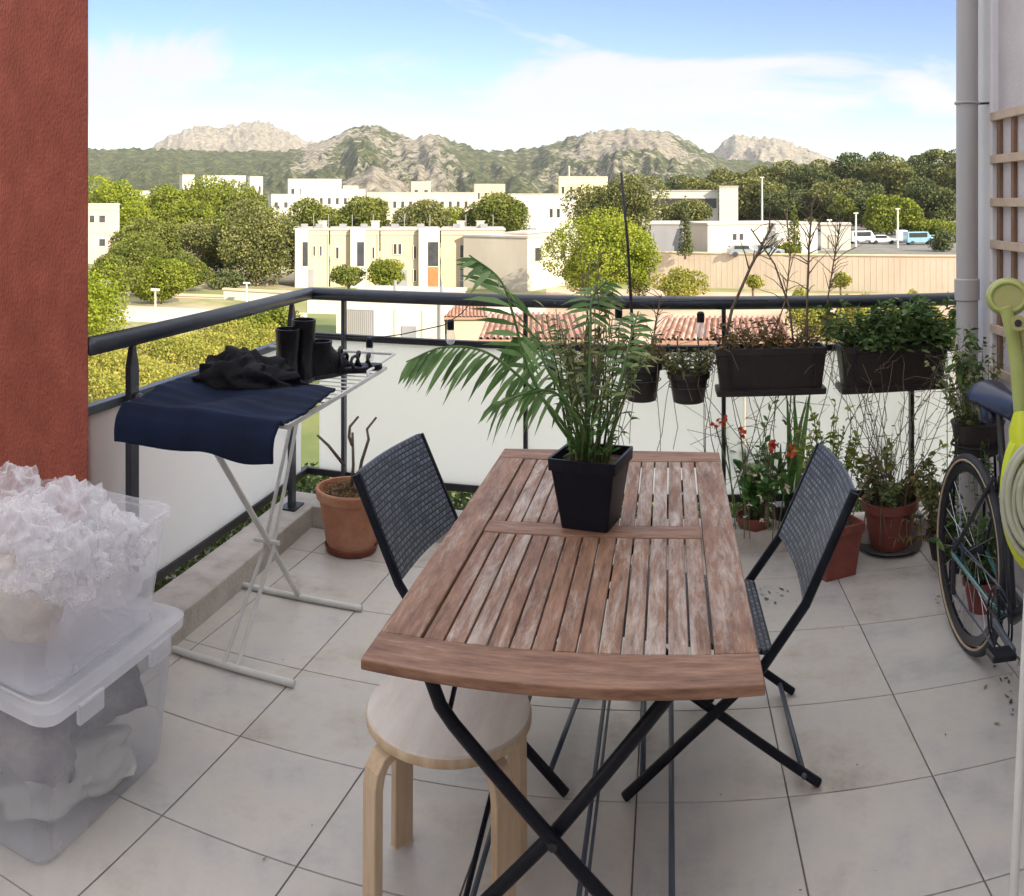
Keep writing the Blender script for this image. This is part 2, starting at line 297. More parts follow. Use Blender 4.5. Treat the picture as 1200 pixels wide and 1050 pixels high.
# ------------------------------------------------------------------ mesh helpers
def tag(o, label=None, cat=None, group=None, kind=None):
    if label: o['label'] = label
    if cat: o['category'] = cat
    if group: o['group'] = group
    if kind: o['kind'] = kind
    return o
def thing(name, label, cat, loc=(0, 0, 0), rotz=0, group=None):
    o = bpy.data.objects.new(name, None); C.objects.link(o)
    o.empty_display_size = .1
    o.location = loc; o.rotation_euler = (0, 0, rotz)
    return tag(o, label, cat, group)
def orth(d):
    d = d.normalized(); up = Vector((0, 0, 1)) if abs(d.z) < .95 else Vector((0, 1, 0))
    s = d.cross(up).normalized(); return s, s.cross(d).normalized()
class MB:
    def __init__(s): s.v = []; s.f = []
    def add(s, vs, fs):
        k = len(s.v); s.v += [tuple(x) for x in vs]; s.f += [tuple(i + k for i in f) for f in fs]; return s
    def box(s, lo, hi, mat=None):
        x0, y0, z0 = lo; x1, y1, z1 = hi
        vs = [Vector(p) for p in ((x0, y0, z0), (x1, y0, z0), (x1, y1, z0), (x0, y1, z0), (x0, y0, z1), (x1, y0, z1), (x1, y1, z1), (x0, y1, z1))]
        if mat: vs = [mat @ p for p in vs]
        return s.add(vs, [(0, 3, 2, 1), (4, 5, 6, 7), (0, 1, 5, 4), (1, 2, 6, 5), (2, 3, 7, 6), (3, 0, 4, 7)])
    def hexa(s, b, t):                     # 4 bottom, 4 top points
        return s.add(list(b) + list(t), [(0, 3, 2, 1), (4, 5, 6, 7), (0, 1, 5, 4), (1, 2, 6, 5), (2, 3, 7, 6), (3, 0, 4, 7)])
    def prism(s, poly, z0, z1):
        n = len(poly)
        vs = [(x, y, z0) for x, y in poly] + [(x, y, z1) for x, y in poly]
        return s.add(vs, [tuple(range(n - 1, -1, -1)), tuple(range(n, 2 * n))] + [(i, (i + 1) % n, n + (i + 1) % n, n + i) for i in range(n)])
    def bar(s, p, q, w, h, upv=None):      # rectangular bar
        p, q = Vector(p), Vector(q); d = (q - p)
        if upv is None: a, b = orth(d)
        else: a = d.cross(Vector(upv)).normalized(); b = a.cross(d).normalized()
        a = a * w / 2; b = b * h / 2
        return s.hexa([p - a - b, p + a - b, p + a + b, p - a + b], [q - a - b, q + a - b, q + a + b, q - a + b])
    def tube(s, pts, r, n=8, cap=True, closed=False):
        pts = [Vector(p) for p in pts]; m = len(pts)
        rs = r if isinstance(r, (list, tuple)) else [r] * m
        base = len(s.v); vs = []
        prev = None
        for i, p in enumerate(pts):
            if closed: d = pts[(i + 1) % m] - pts[i - 1]
            else: d = pts[min(i + 1, m - 1)] - pts[max(i - 1, 0)]
            d.normalize()
            if prev is None: a, b = orth(d)
            else:
                a = (prev - d * prev.dot(d)).normalized(); b = a.cross(d).normalized()
            prev = a
            for k in range(n):
                t = 2 * PI * k / n
                vs.append(p + a * math.cos(t) * rs[i] + b * math.sin(t) * rs[i])
        fs = []
        for i in range(m if closed else m - 1):
            j = (i + 1) % m
            for k in range(n):
                k2 = (k + 1) % n
                fs.append((i * n + k, i * n + k2, j * n + k2, j * n + k))
        if cap and not closed:
            fs.append(tuple(range(n - 1, -1, -1))); fs.append(tuple(range((m - 1) * n, m * n)))
        return s.add(vs, fs)
    def lathe(s, prof, c=(0, 0, 0), n=32, sq=0.0):
        c = Vector(c); vs = []; m = len(prof)
        for r, z in prof:
            for k in range(n):
                t = 2 * PI * k / n
                vs.append(c + Vector((r * math.cos(t), r * math.sin(t), z)))
        fs = []
        for i in range(m - 1):
            for k in range(n):
                k2 = (k + 1) % n; fs.append((i * n + k, i * n + k2, (i + 1) * n + k2, (i + 1) * n + k))
        if prof[0][0] > 1e-4: fs.append(tuple(range(n - 1, -1, -1)))
        if prof[-1][0] > 1e-4: fs.append(tuple(range((m - 1) * n, m * n)))
        return s.add(vs, fs)
    def ring_sq(s, secs, c=(0, 0, 0), rot=0):  # stack of rounded rectangles: (half_x, half_y, z, corner)
        c = Vector(c); n = 20; vs = []
        for hx, hy, z, cr in secs:
            for q in range(4):
                sx, sy = [(1, 1), (-1, 1), (-1, -1), (1, -1)][q]
                for k in range(5):
                    t = PI / 2 * q + PI / 2 * k / 4
                    x = sx * (hx - cr) + cr * math.cos(t); y = sy * (hy - cr) + cr * math.sin(t)
                    vs.append(c + Vector((x * math.cos(rot) - y * math.sin(rot), x * math.sin(rot) + y * math.cos(rot), z)))
        m = len(secs); fs = [tuple(range(n - 1, -1, -1)), tuple(range((m - 1) * n, m * n))]
        for i in range(m - 1):
            for k in range(n):
                k2 = (k + 1) % n; fs.append((i * n + k, i * n + k2, (i + 1) * n + k2, (i + 1) * n + k))
        return s.add(vs, fs)
    def grid(s, fn, nu, nv, closed_u=False):
        vs = [fn(i / nu, j / nv) for j in range(nv + 1) for i in range(nu + 1)]
        return s.add(vs, [(j * (nu + 1) + i, j * (nu + 1) + i + 1, (j + 1) * (nu + 1) + i + 1, (j + 1) * (nu + 1) + i) for j in range(nv) for i in range(nu)])
    def leaf(s, p, d, l, w, nrm, droop=.0):   # narrow pointed leaf, 3 segments, folded a little
        d = d.normalized(); side = d.cross(nrm)
        if side.length < 1e-3: side = d.cross(Vector((1, 0, 0)))
        side.normalize(); dn = Vector((0, 0, -1))
        pts = [p + d * l * t + dn * droop * l * t * t for t in (0, .33, .68, 1)]
        ws = (.25, 1, .8, .04)
        vs = []
        for q, k in zip(pts, ws): vs += [q - side * w * k / 2, q + side * w * k / 2]
        return s.add(vs, [(0, 1, 3, 2), (2, 3, 5, 4), (4, 5, 7, 6)])
    def build(s, name, mat, parent=None, smooth=False, bevel=0, mods=None, origin=None):
        me = bpy.data.meshes.new(name)
        vs = s.v
        loc = Vector((0, 0, 0))
        if parent is not None:
            q = parent
            while q.parent is not None: q = q.parent
            if q.get('_world'): loc = Vector(q['_world'])
        elif origin is not None: loc = Vector(origin)
        if loc.length: vs = [(a - loc.x, b - loc.y, c - loc.z) for a, b, c in vs]
        me.from_pydata(vs, [], s.f); me.update()
        if isinstance(mat, str): mat = M[mat]
        me.materials.append(mat)
        if smooth:
            for p in me.polygons: p.use_smooth = True
        o = bpy.data.objects.new(name, me); C.objects.link(o)
        if parent is not None: o.parent = parent
        elif origin is not None: o.location = loc
        if bevel:
            b = o.modifiers.new('bevel', 'BEVEL'); b.width = bevel; b.segments = 2; b.limit_method = 'ANGLE'
        if smooth == 'auto':
            me.set_sharp_from_angle(angle=math.radians(35))
        return o
def wthing(name, label, cat, loc, group=None):     # a thing whose parts are written in world coordinates
    t = thing(name, label, cat, loc, 0, group); t['_world'] = tuple(loc); return t
def wpart(t, loc_src=None): return t
def subparent(o, par): o.parent = par; return o
def solo(mb, name, mat, label, cat, origin, group=None, **kw):
    return tag(mb.build(name, mat, None, origin=origin, **kw), label, cat, group)
def struct(mb, name, mat, kind='structure', **kw):
    return tag(mb.build(name, mat, None, **kw), kind=kind)
def copy_thing(t, loc, rotz, label, group=None):
    c = t.copy(); C.objects.link(c); c.location = loc; c.rotation_euler = (0, 0, rotz); c['label'] = label
    if group: c['group'] = group
    for ch in t.children:
        d = ch.copy(); C.objects.link(d); d.parent = c
        for g in ch.children:
            e = g.copy(); C.objects.link(e); e.parent = d
    return c
def rnd(a, b): return random.uniform(a, b)
def rv():
    while True:
        v = Vector((rnd(-1, 1), rnd(-1, 1), rnd(-1, 1)))
        if .05 < v.length < 1: return v.normalized()

def quads(name, cen, size, mat, parent=None, seed=1, flat=.0, origin=None, aspect=.6):
    """numpy cloud of small leaf-sized faces"""
    rs = np.random.RandomState(seed); n = len(cen)
    nr = rs.normal(size=(n, 3)); nr[:, 2] += flat; nr /= np.linalg.norm(nr, axis=1)[:, None]
    t = rs.normal(size=(n, 3)); u = np.cross(nr, t); u /= np.linalg.norm(u, axis=1)[:, None]; w = np.cross(nr, u)
    sz = (size * rs.uniform(.6, 1.3, n))[:, None]
    u = u * sz; w = w * sz * aspect
    c = np.asarray(cen, float)
    if origin is not None: c = c - np.array(origin)
    V = np.stack([c - u, c - w, c + u, c + w], 1).reshape(-1, 3)
    me = bpy.data.meshes.new(name)
    me.vertices.add(4 * n); me.vertices.foreach_set('co', V.astype(np.float32).ravel())
    me.loops.add(4 * n); me.loops.foreach_set('vertex_index', np.arange(4 * n, dtype=np.int32))
    me.polygons.add(n); me.polygons.foreach_set('loop_start', np.arange(0, 4 * n, 4, dtype=np.int32))
    me.polygons.foreach_set('loop_total', np.full(n, 4, np.int32))
    me.update(calc_edges=True); me.materials.append(M[mat])
    o = bpy.data.objects.new(name, me); C.objects.link(o)
    if parent is not None: o.parent = parent
    elif origin is not None: o.location = origin
    return o
def lobes_points(lobes, n, rs):
    """points near the surfaces of overlapping ellipsoids; lobes = (cx,cy,cz,rx,ry,rz)"""
    L_ = np.array(lobes); vol = (L_[:, 3] * L_[:, 4] + L_[:, 4] * L_[:, 5]); pr = vol / vol.sum()
    k = rs.choice(len(L_), n, p=pr)
    d = rs.normal(size=(n, 3)); d /= np.linalg.norm(d, axis=1)[:, None]
    rad = 1 - np.abs(rs.normal(0, .16, n)); rad = np.clip(rad + rs.normal(0, .05, n), .2, 1.15)
    return L_[k, :3] + d * L_[k, 3:] * rad[:, None]

# ================================================================== BALCONY
random.seed(4)
RA, WALL_A = -1.70, 1.45          # left railing line, right wall face
def backb(a): return 4.12 - .052 * a   # back railing line (drifts a little)
# ---- floor tiles: straight grout lines
colx = [(i, ) for i in range(0)]
A_ = {0: (190, 956, 413, 720), 1: (349, 1014, 432, 894), 3: (740, 1049, 753, 800), 4: (947, 1047, 919.7, 915), 5: (1137, 999, 985, 685)}
lines_d = {}
for k, (x1, y1, x2, y2) in A_.items():
    p, q = P(x1, y1), P(x2, y2)
    lines_d[k] = (p, q)
def ax_at(k, b):
    if k in lines_d:
        p, q = lines_d[k]; return p.x + (q.x - p.x) * (b - p.y) / (q.y - p.y)
    if k == 2: return (ax_at(1, b) + ax_at(3, b)) / 2
    if k < 0: return ax_at(0, b) + k * .40
    return ax_at(5, b) + (k - 5) * .42
rowb = [1.95, 2.352, 2.775, 3.26, 3.72]
def row_b(j, a):
    if 0 <= j < 5: v = rowb[j]
    elif j < 0: v = rowb[0] + .40 * j
    else: v = rowb[4] + .43 * (j - 4)
    return v - .012 * a
mt = MB(); g = .0022
def X_(k, j):
    b = row_b(j, 0); a = ax_at(k, b); return Vector((a, row_b(j, a), 0))
for j in range(-8, 6):
    for k in range(-6, 9):
        p = [X_(k, j), X_(k + 1, j), X_(k + 1, j + 1), X_(k, j + 1)]
        cx = sum(q.x for q in p) / 4; cy = sum(q.y for q in p) / 4
        q = []
        for v in p:
            q.append(Vector((v.x + (g if v.x < cx else -g), v.y + (g if v.y < cy else -g), 0)))
        x0c, x1c, y1c = -3.2, 1.445, backb(0) - .10
        q = [Vector((min(max(v.x, x0c), x1c), min(v.y, y1c), 0)) for v in q]
        if q[1].x - q[0].x < .01 or q[2].y - q[1].y < .01: continue
        mt.hexa([v + Vector((0, 0, -.008)) for v in q], q)
floor = struct(mt, 'floor', 'tile', bevel=.0012)
struct(MB().box((-3.2, -2.5, -.30), (1.445, 4.02, -.004)), 'floor_slab', 'grout')
# kerb along both railings
kz = .10
mk = MB().prism([(-1.79, -2.5), (-1.615, -2.5), (-1.615, 4.03), (1.44, 3.965), (1.44, 4.14), (-1.79, 4.21)], -.32, kz)
struct(mk, 'kerb', 'curb', bevel=.006)

# ---- red wall at left, facing the balcony
mw = MB().prism([(-3.2, 2.33), (-1.702, 2.33), (-1.93, 2.62), (-3.2, 2.62)], -.3, 3.3)
w = solo(mw, 'red_wall', 'stucco_red', 'red brown rough stucco wall at the left behind the plastic boxes', 'wall', (-2.4, 2.45, 0), bevel=.008)
# left side wall and the house behind the camera (they throw the shade on the balcony)
t = wthing('apartment_building', 'pale stucco apartment block around and behind the balcony with the downpipe on its corner', 'building', (0, -3, GZ))
MB().box((-3.5, -2.5, GZ), (-3.2, 2.62, 3.3)).build('side_wall', 'stucco_white', t)
MB().box((-6, -9, GZ), (9, -2.5, 3.2)).build('rear_wall', 'stucco_white', t)
MB().box((-3.2, -2.5, GZ), (WALL_A - .002, 3.9, -.34)).build('lower_wall', 'stucco_ext', t)
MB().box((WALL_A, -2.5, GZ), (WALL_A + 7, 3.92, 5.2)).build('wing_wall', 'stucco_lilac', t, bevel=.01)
MB().box((WALL_A - .035, 3.58, 0.0), (WALL_A + .3, 3.925, 5.203)).build('corner_pilaster', 'stucco_white', t, bevel=.01)
# balcony door behind the camera
dr = MB().box((-1.2, -2.5, 0.02), (.9, -2.46, 2.2)).build('balcony_door', 'w_dark', t)
MB().box((-1.28, -2.5, 2.2), (.98, -2.42, 2.28)).build('door_frame', 'white_metal', dr)

# ---- railing
ZT = 1.11
cl = Vector((RA, backb(RA), ZT)); rr_ = Vector((WALL_A - .02, backb(WALL_A), ZT)); ll = Vector((RA, 2.335, ZT))
t = wthing('balcony_railing', 'dark metal balcony railing with thick round handrail and white frosted panels', 'railing', (RA, backb(RA), 0))
MB().tube([ll, cl + Vector((0, -.03, 0)), cl + Vector((.008, -.008, 0)), cl + Vector((.03, 0, 0)), rr_], .031, 20).build('handrail', 'rail_metal', t, smooth=True)
ZM, ZB = .895, .205
m = MB()
m.bar((RA - .03, 2.335, ZM), (RA - .03, backb(RA) + .03, ZM), .034, .030)
m.build('side_mid_rail', 'rail_metal', t, bevel=.003)
MB().bar((RA - .03, backb(RA) + .03, ZM), (WALL_A - .03, backb(WALL_A) + .03, ZM), .034, .030).build('front_mid_rail', 'rail_dark', t, bevel=.003)
MB().bar((RA - .03, 2.335, ZB), (RA - .03, backb(RA) + .03, ZB), .03, .034).build('side_bottom_rail', 'rail_dark', t, bevel=.003)
MB().bar((RA - .03, backb(RA) + .03, ZB), (WALL_A - .03, backb(WALL_A) + .03, ZB), .03, .034).build('front_bottom_rail', 'rail_dark', t, bevel=.003)
# panels
MB().box((RA - .036, 2.335, ZB + .017), (RA - .024, backb(RA) - .055, ZM - .015)).build('frosted_panel', 'frosted', t)
d_ = .052
def bk(a, off=0): return backb(a) + off
for a0, a1 in ((RA + .045, -.60), (-.592, .42), (.428, WALL_A - .03)):
    MB().hexa([Vector((a0, bk(a0, .024), ZB + .017)), Vector((a1, bk(a1, .024), ZB + .017)), Vector((a1, bk(a1, .036), ZB + .017)), Vector((a0, bk(a0, .036), ZB + .017))],
              [Vector((a0, bk(a0, .024), ZM - .015)), Vector((a1, bk(a1, .024), ZM - .015)), Vector((a1, bk(a1, .036), ZM - .015)), Vector((a0, bk(a0, .036), ZM - .015))]).build('frosted_panel', 'frosted', t)
# posts: left rail
for px in (155, 342):
    a = RA; b = a / math.tan(az(px))
    m = MB()
    m.box((a - .012, b - .026, kz + .006), (a + .012, b + .026, ZT - .10))
    m.hexa([Vector((a - .012, b - .026, ZT - .10)), Vector((a + .012, b - .026, ZT - .10)), Vector((a + .012, b + .026, ZT - .10)), Vector((a - .012, b + .026, ZT - .10))],
           [Vector((a - .010, b - .008, ZT - .028)), Vector((a + .010, b - .008, ZT - .028)), Vector((a + .010, b + .008, ZT - .028)), Vector((a - .010, b + .008, ZT - .028))])
    po = m.build('post', 'rail_metal', t, bevel=.002)
    MB().box((a - .04, b - .06, kz), (a + .04, b + .06, kz + .008)).build('base_plate', 'rail_dark', po)
    MB().lathe([(.0001, -.02), (.02, -.02), (.02, .02), (.0001, .02)], (a + .02, b, ZM), 12).build('clamp', 'rail_dark', po, smooth=True)
for px in (403, 616, 848, 1068):
    ta = math.tan(az(px)); b = 4.12 / (1 + .052 * ta); a = b * ta; b = backb(a)
    m = MB(); m.box((a - .009, b - .02, kz + .006), (a + .009, b + .02, ZT - .025))
    po = m.build('post', 'rail_metal' if px < 500 else 'rail_dark', t, bevel=.002)
    MB().box((a - .045, b - .05, kz), (a + .045, b + .05, kz + .008)).build('base_plate', 'rail_dark', po)

# planted ledge outside (seen below the panels)
struct(MB().prism([(-2.35, 2.0), (-1.792, 2.0), (-1.792, 4.212), (1.44, 4.142), (1.44, 4.65), (-2.35, 4.75)], -.36, -.02), 'planter_ledge', 'concrete')
rs = np.random.RandomState(3); n = 9000
pts = np.stack([rs.uniform(-2.3, -1.80, n), rs.uniform(2.1, 4.7, n), rs.uniform(-.02, .10, n)], 1)
n = 7000
pts2 = np.stack([rs.uniform(-1.8, 1.4, n), rs.uniform(4.24, 4.62, n), rs.uniform(-.02, .10, n)], 1)
o = quads('ground_cover', np.concatenate([pts, pts2]), .016, 'bush', seed=5, flat=.6); tag(o, kind='stuff')

# ---- downpipe
pp = Vector((1.325, 3.63, 0))
t = wthing('downpipe', 'pale grey plastic drainpipe standing at the right before the white wall corner', 'downpipe', pp)
MB().tube([pp + Vector((0, 0, .0)), pp + Vector((0, 0, 5.1))], .048, 28).build('pipe', 'pvc', t, smooth='auto')
zc = zat(121, 3.86)
cl_ = MB().tube([pp + Vector((.051 * math.cos(k * PI / 12), .051 * math.sin(k * PI / 12), zc)) for k in range(24)], .006, 6, closed=True).build('clamp', 'pvc', t, smooth=True)
MB().tube([pp + Vector((.05, -.01, zc)), Vector((WALL_A - .03, 3.60, zc + .002))], .005, 8).build('clamp_screw', 'rail_dark', cl_)
MB().lathe([(.052, 0), (.055, .004), (.055, .09), (.049, .095)], pp + Vector((0, 0, 1.15)), 28).build('sleeve', 'pvc', t, smooth='auto')

# ---- trellis on the right wall
bt0, bt1 = WALL_A / math.tan(az(1172)), 1.6
t = wthing('wooden_trellis', 'light wooden lattice trellis fixed to the lilac stucco wall', 'trellis', (WALL_A, bt0, .6))
zr = [zat(py, 3.85) for py in (137, 187, 237, 286)]; zr += [zr[-1] - .18 * k for k in (1, 2, 3)]
for z in zr:
    MB().box((WALL_A - .036, bt1, z - .018), (WALL_A - .019, bt0 + .03, z + .018)).build('rail', 'trellis', t, bevel=.002)
bb = bt0 - .02
while bb > bt1:
    MB().box((WALL_A - .018, bb - .016, zr[-1] - .03), (WALL_A - .001, bb + .016, zr[0] + .02)).build('upright', 'trellis_dark', t, bevel=.002)
    bb -= .155

# ================================================================== TABLE
t = wthing('folding_table', 'weathered reddish wooden slat table on black crossed folding legs', 'table', (-.155, 2.25, 0))
XL, XR, YN, YF, ZT_ = -.516, .206, 1.552, 3.0, .74
def ycurve(x, near):   # gently bowed ends
    u = (x - (XL + XR) / 2) / ((XR - XL) / 2)
    return (YN + .010 * u * u - .012) if near else (YF - .022 * u * u + .010)
TH = .019
def slat(m, x0, x1, y0, y1, z1=ZT_, th=TH):
    m.box((x0, y0, z1 - th), (x1, y1, z1))
m = MB()
yn_in, yf_in, cb0, cb1 = 1.662, 2.885, 2.235, 2.315
slat(m, XL, XL + .082, yn_in, yf_in); slat(m, XR - .082, XR, yn_in, yf_in)
m.build('side_rail', 'wood_rail', t, bevel=.003)
for near in (True, False):
    n = 16; poly = [(XL + (XR - XL) * i / n, ycurve(XL + (XR - XL) * i / n, near)) for i in range(n + 1)]
    yi = (yn_in - .002) if near else (yf_in + .002)
    if near: poly = poly + [(XR, yi), (XL, yi)]
    else: poly = [(XL, yi), (XR, yi)] + poly[::-1]
    MB().prism(poly, ZT_ - TH - .002, ZT_ + .0005).build('end_board', 'wood_end', t, bevel=.003)
xs0, xs1 = XL + .086, XR - .086
MB().box((xs0, cb0, ZT_ - TH), (xs1, cb1, ZT_ + .0003)).build('middle_board', 'wood_end', t, bevel=.003)
NS = 13; pitch = (xs1 - xs0) / NS
for (y0, y1) in ((yn_in + .001, cb0 - .003), (cb1 + .003, yf_in - .001)):
    m = MB()
    for i in range(NS):
        x0 = xs0 + pitch * i + .0022; x1 = xs0 + pitch * (i + 1) - .0022
        slat(m, x0, x1, y0, y1, ZT_ - .001 + rnd(-.0008, .0008), TH - .004)
    m.build('slats', 'wood_slat', t, bevel=.0018)
# under frame and crossed legs
m = MB()
for x in (XL + .05, XR - .05): m.box((x - .018, 1.68, ZT_ - .062), (x + .018, 2.86, ZT_ - .0262))
m.build('under_frame', 'wood_rail', t, bevel=.002)
for yc, s_ in ((1.69, 1), (2.80, -1)):
    cx = -.178; yo = .012 * s_
    MB().tube([(-.425, yc - yo, ZT_ - .028), (-.418, yc - yo, .655), (-.398, yc - yo, .605), (-.372, yc - yo, .572), (cx, yc - yo, .372), (.155, yc - yo, .03), (.175, yc - yo, .012)], .0135, 14).build('leg', 'dark_metal', t, smooth='auto')
    MB().tube([(.115, yc + yo, ZT_ - .028), (.085, yc + yo, .70), (cx, yc + yo, .372), (-.49, yc + yo, .03), (-.51, yc + yo, .012)], .0135, 14).build('leg', 'dark_metal', t, smooth='auto')
    MB().tube([(cx, yc - .03, .372), (cx, yc + .03, .372)], .009, 10).build('pivot', 'rail_dark', t)
for a, z, r_ in ((-.375, .10, .0065), (-.150, .12, .006), (-.135, .12, .004), (.045, .06, .0075)):
    MB().tube([(a, 1.69, z), (a, 2.80, z)], r_, 8).build('stretcher', 'grey_metal', t, smooth=True)
MB().tube([(-.36, 1.70, .70), (-.385, 1.70, .585)], .005, 8).build('brace', 'dark_metal', t)
MB().tube([(-.30, 2.79, .60), (-.36, 1.72, .20)], .006, 8).build('brace', 'dark_metal', t)

t.rotation_euler = (0, 0, math.radians(-1.0))
# ================================================================== CHAIRS (local: x towards the back of the chair, y depth, origin on floor)
def make_chair(label):
    t = thing('bistro_chair', label, 'chair', group='woven folding chairs at the table')
    W = .49
    bar_a = [(-.262, 0.008), (-.10, .16), (.10, .338), (.218, .50), (.345, .775), (.352, .79)]
    bar_b = [(.258, .008), (0.0, .205), (-.25, .385)]
    def sp(pts, y): return [(x, y, z) for x, z in pts]
    for y in (-W / 2, W / 2):
        m = MB()
        pts = sp(bar_a, y)
        for p, q in zip(pts[:-1], pts[1:]): m.bar(p, q, .016, .026, (0, 1, 0)) if False else m.bar(p, q, .026, .016, (0, 1, 0))
        m2 = MB(); m2.tube(pts, .0135, 10)
        m2.build('back_leg_bar', 'dark_metal', t, smooth='auto')
        yi = y * .93
        MB().tube(sp(bar_b, yi), .0125, 10).build('front_leg_bar', 'dark_metal', t, smooth='auto')
    MB().tube([(.215, -W / 2, .04), (.215, W / 2, .04)], .008, 8).build('stretcher', 'grey_metal', t, smooth=True)
    MB().tube([(-.215, -W / 2, .05), (-.215, W / 2, .05)], .008, 8).build('stretcher', 'grey_metal', t, smooth=True)
    # woven backrest, slightly bowed, wraps the top
    def bf(u, v):
        y = -W / 2 + .014 + (W - .028) * u
        z = .505 + .288 * v
        x = .222 + (z - .505) * .462 + .014 * math.sin(PI * u) + .004
        return Vector((x, y, z))
    m = MB(); nu, nv = 12, 10; m.grid(bf, nu, nv)
    k = len(m.v); back = [Vector(p) + Vector((-.014, 0, .003)) for p in m.v]
    m.grid(lambda u, v: bf(u, v) + Vector((-.014, 0, .004)), nu, nv)
    edge = [i for i in range(nu + 1)] + [(nu + 1) * j + nu for j in range(1, nv + 1)] + [(nu + 1) * nv + i for i in range(nu - 1, -1, -1)] + [(nu + 1) * j for j in range(nv - 1, 0, -1)]
    for i in range(len(edge)):
        a, b = edge[i], edge[(i + 1) % len(edge)]; m.f.append((a, b, b + k, a + k))
    m.build('backrest', 'weave_back', t, smooth='auto')
    # seat
    m = MB()
    s0, s1 = Vector((-.30, 0, .440)), Vector((.135, 0, .375))
    y0, y1 = -W / 2 + .02, W / 2 - .02
    m.hexa([Vector((s0.x, y0, s0.z - .018)), Vector((s1.x, y0, s1.z - .018)), Vector((s1.x, y1, s1.z - .018)), Vector((s0.x, y1, s0.z - .018))],
           [Vector((s0.x, y0, s0.z)), Vector((s1.x, y0, s1.z)), Vector((s1.x, y1, s1.z)), Vector((s0.x, y1, s0.z))])
    m.build('seat', 'weave_seat', t, bevel=.006)
    return t
ch = make_chair('dark woven folding chair at the right side of the table, before the flower pots')
ch.location = (.186, 2.605, 0)
copy_thing(ch, (-.462, 2.64, 0), PI - math.radians(7), 'dark woven folding chair at the left side of the table, near the big terracotta pot')

# ================================================================== STOOL
sc_ = P(526, 828, .43); 
t = thing('round_stool', 'low round birch stool with bent legs under the table corner', 'stool', (sc_.x, sc_.y, 0))
SZ, SR = .43, .187
MB().lathe([(.001, SZ - .026), (SR - .004, SZ - .026), (SR, SZ - .022), (SR, SZ - .004), (SR - .003, SZ), (.001, SZ)], (0, 0, 0), 64).build('seat', 'birch_top', t, smooth='auto')
MB().lathe([(SR - .0005, SZ - .0255), (SR + .0012, SZ - .022), (SR + .0012, SZ - .007), (SR - .0005, SZ - .004)], (0, 0, 0), 64).build('edge_band', 'birch', t, smooth='auto')
for k in range(4):
    an = math.radians(45 + 90 * k - 9 + 12)
    dx, dy = math.cos(an), math.sin(an); px_, py_ = -dy, dx
    R0 = SR + .012
    path = [(R0 - .15, SZ - .038), (R0 - .075, SZ - .038), (R0 - .045, SZ - .041), (R0 - .02, SZ - .054), (R0 - .006, SZ - .078), (R0, SZ - .11), (R0 + .002, .0)]
    m = MB(); hw = .026; th = .011; vs = []
    for i, (r_, z_) in enumerate(path):
        p0 = path[max(0, i - 1)]; p1 = path[min(len(path) - 1, i + 1)]
        tx, tz = p1[0] - p0[0], p1[1] - p0[1]; l_ = math.hypot(tx, tz); nx, nz_ = -tz / l_, tx / l_
        for s1 in (-1, 1):
            for s2 in (-1, 1):
                rr2 = r_ + nx * th * s1; zz = max(0, z_ + nz_ * th * s1)
                vs.append(Vector((dx * rr2 + px_ * hw * s2, dy * rr2 + py_ * hw * s2, zz)))
    fs = [(0, 1, 3, 2), tuple(len(vs) - 4 + q for q in (0, 2, 3, 1))]
    for i in range(len(path) - 1):
        q = 4 * i
        for a, b in ((0, 1), (1, 3), (3, 2), (2, 0)): fs.append((q + a, q + b, q + 4 + b, q + 4 + a))
    m.add(vs, fs); m.build('leg', 'birch', t, bevel=.003)

# ================================================================== TABLE PLANT
def stems_plant(t, base, n, hgt, spread, rad, leafl, leafw, leaf_mat, stem_mat, leaves=20, seed=1, zone=(.3, 1.0), base_r=.05, lean=(0, 0), droop=.3, seg=6, up=.3, wob=.06):
    random.seed(seed); ms, ml = MB(), MB()
    for i in range(n):
        an = rnd(0, 2 * PI); r0 = base_r * math.sqrt(rnd(0, 1)); p = Vector(base) + Vector((math.cos(an) * r0, math.sin(an) * r0, 0))
        an2 = an + rnd(-.8, .8); h = hgt * rnd(.6, 1.05); sp = spread * rnd(.2, 1)
        end = p + Vector((math.cos(an2) * sp + lean[0], math.sin(an2) * sp + lean[1], h))
        mid = p.lerp(end, .5) + Vector((-math.cos(an2) * sp * .2, -math.sin(an2) * sp * .2, h * .06))
        pts = []
        for k in range(seg + 1):
            u = k / seg; q = p * (1 - u) ** 2 + mid * 2 * u * (1 - u) + end * u * u
            if 0 < k: q += Vector((rnd(-1, 1), rnd(-1, 1), rnd(-.5, .5))) * wob * h * .3
            pts.append(q)
        ms.tube(pts, [rad * (1 - .6 * k / seg) for k in range(seg + 1)], 5)
        for k in range(leaves):
            u = rnd(*zone); f = u * seg; j = min(seg - 1, int(f)); q = pts[j].lerp(pts[j + 1], f - j)
            d = rv(); d.z = d.z * .5 + up
            ml.leaf(q, d, leafl * rnd(.6, 1.2), leafw * rnd(.7, 1.2), rv(), droop * rnd(0, 1.5))
    so = ms.build('stem', stem_mat, t, smooth=True)
    lo = ml.build('foliage', leaf_mat, t) if ml.v else None
    return so, lo
pc = P(693, 612, .741) ; pc = Vector((pc.x, pc.y, .741))
t = wthing('table_palm', 'leafy palm in a square black plastic pot standing on the wooden table', 'potted plant', pc)
rot_ = math.radians(-14)
m = MB(); m.ring_sq([(.062, .062, .0, .008), (.083, .083, .150, .008), (.089, .089, .152, .008), (.090, .090, .182, .008), (.083, .083, .182, .008), (.080, .080, .150, .008)], pc, rot_)
m.f = [f for i, f in enumerate(m.f) if i != 1]
m.f.append(tuple(range(5 * 20, 6 * 20)))
m.build('pot', 'black_plastic', t, smooth='auto')
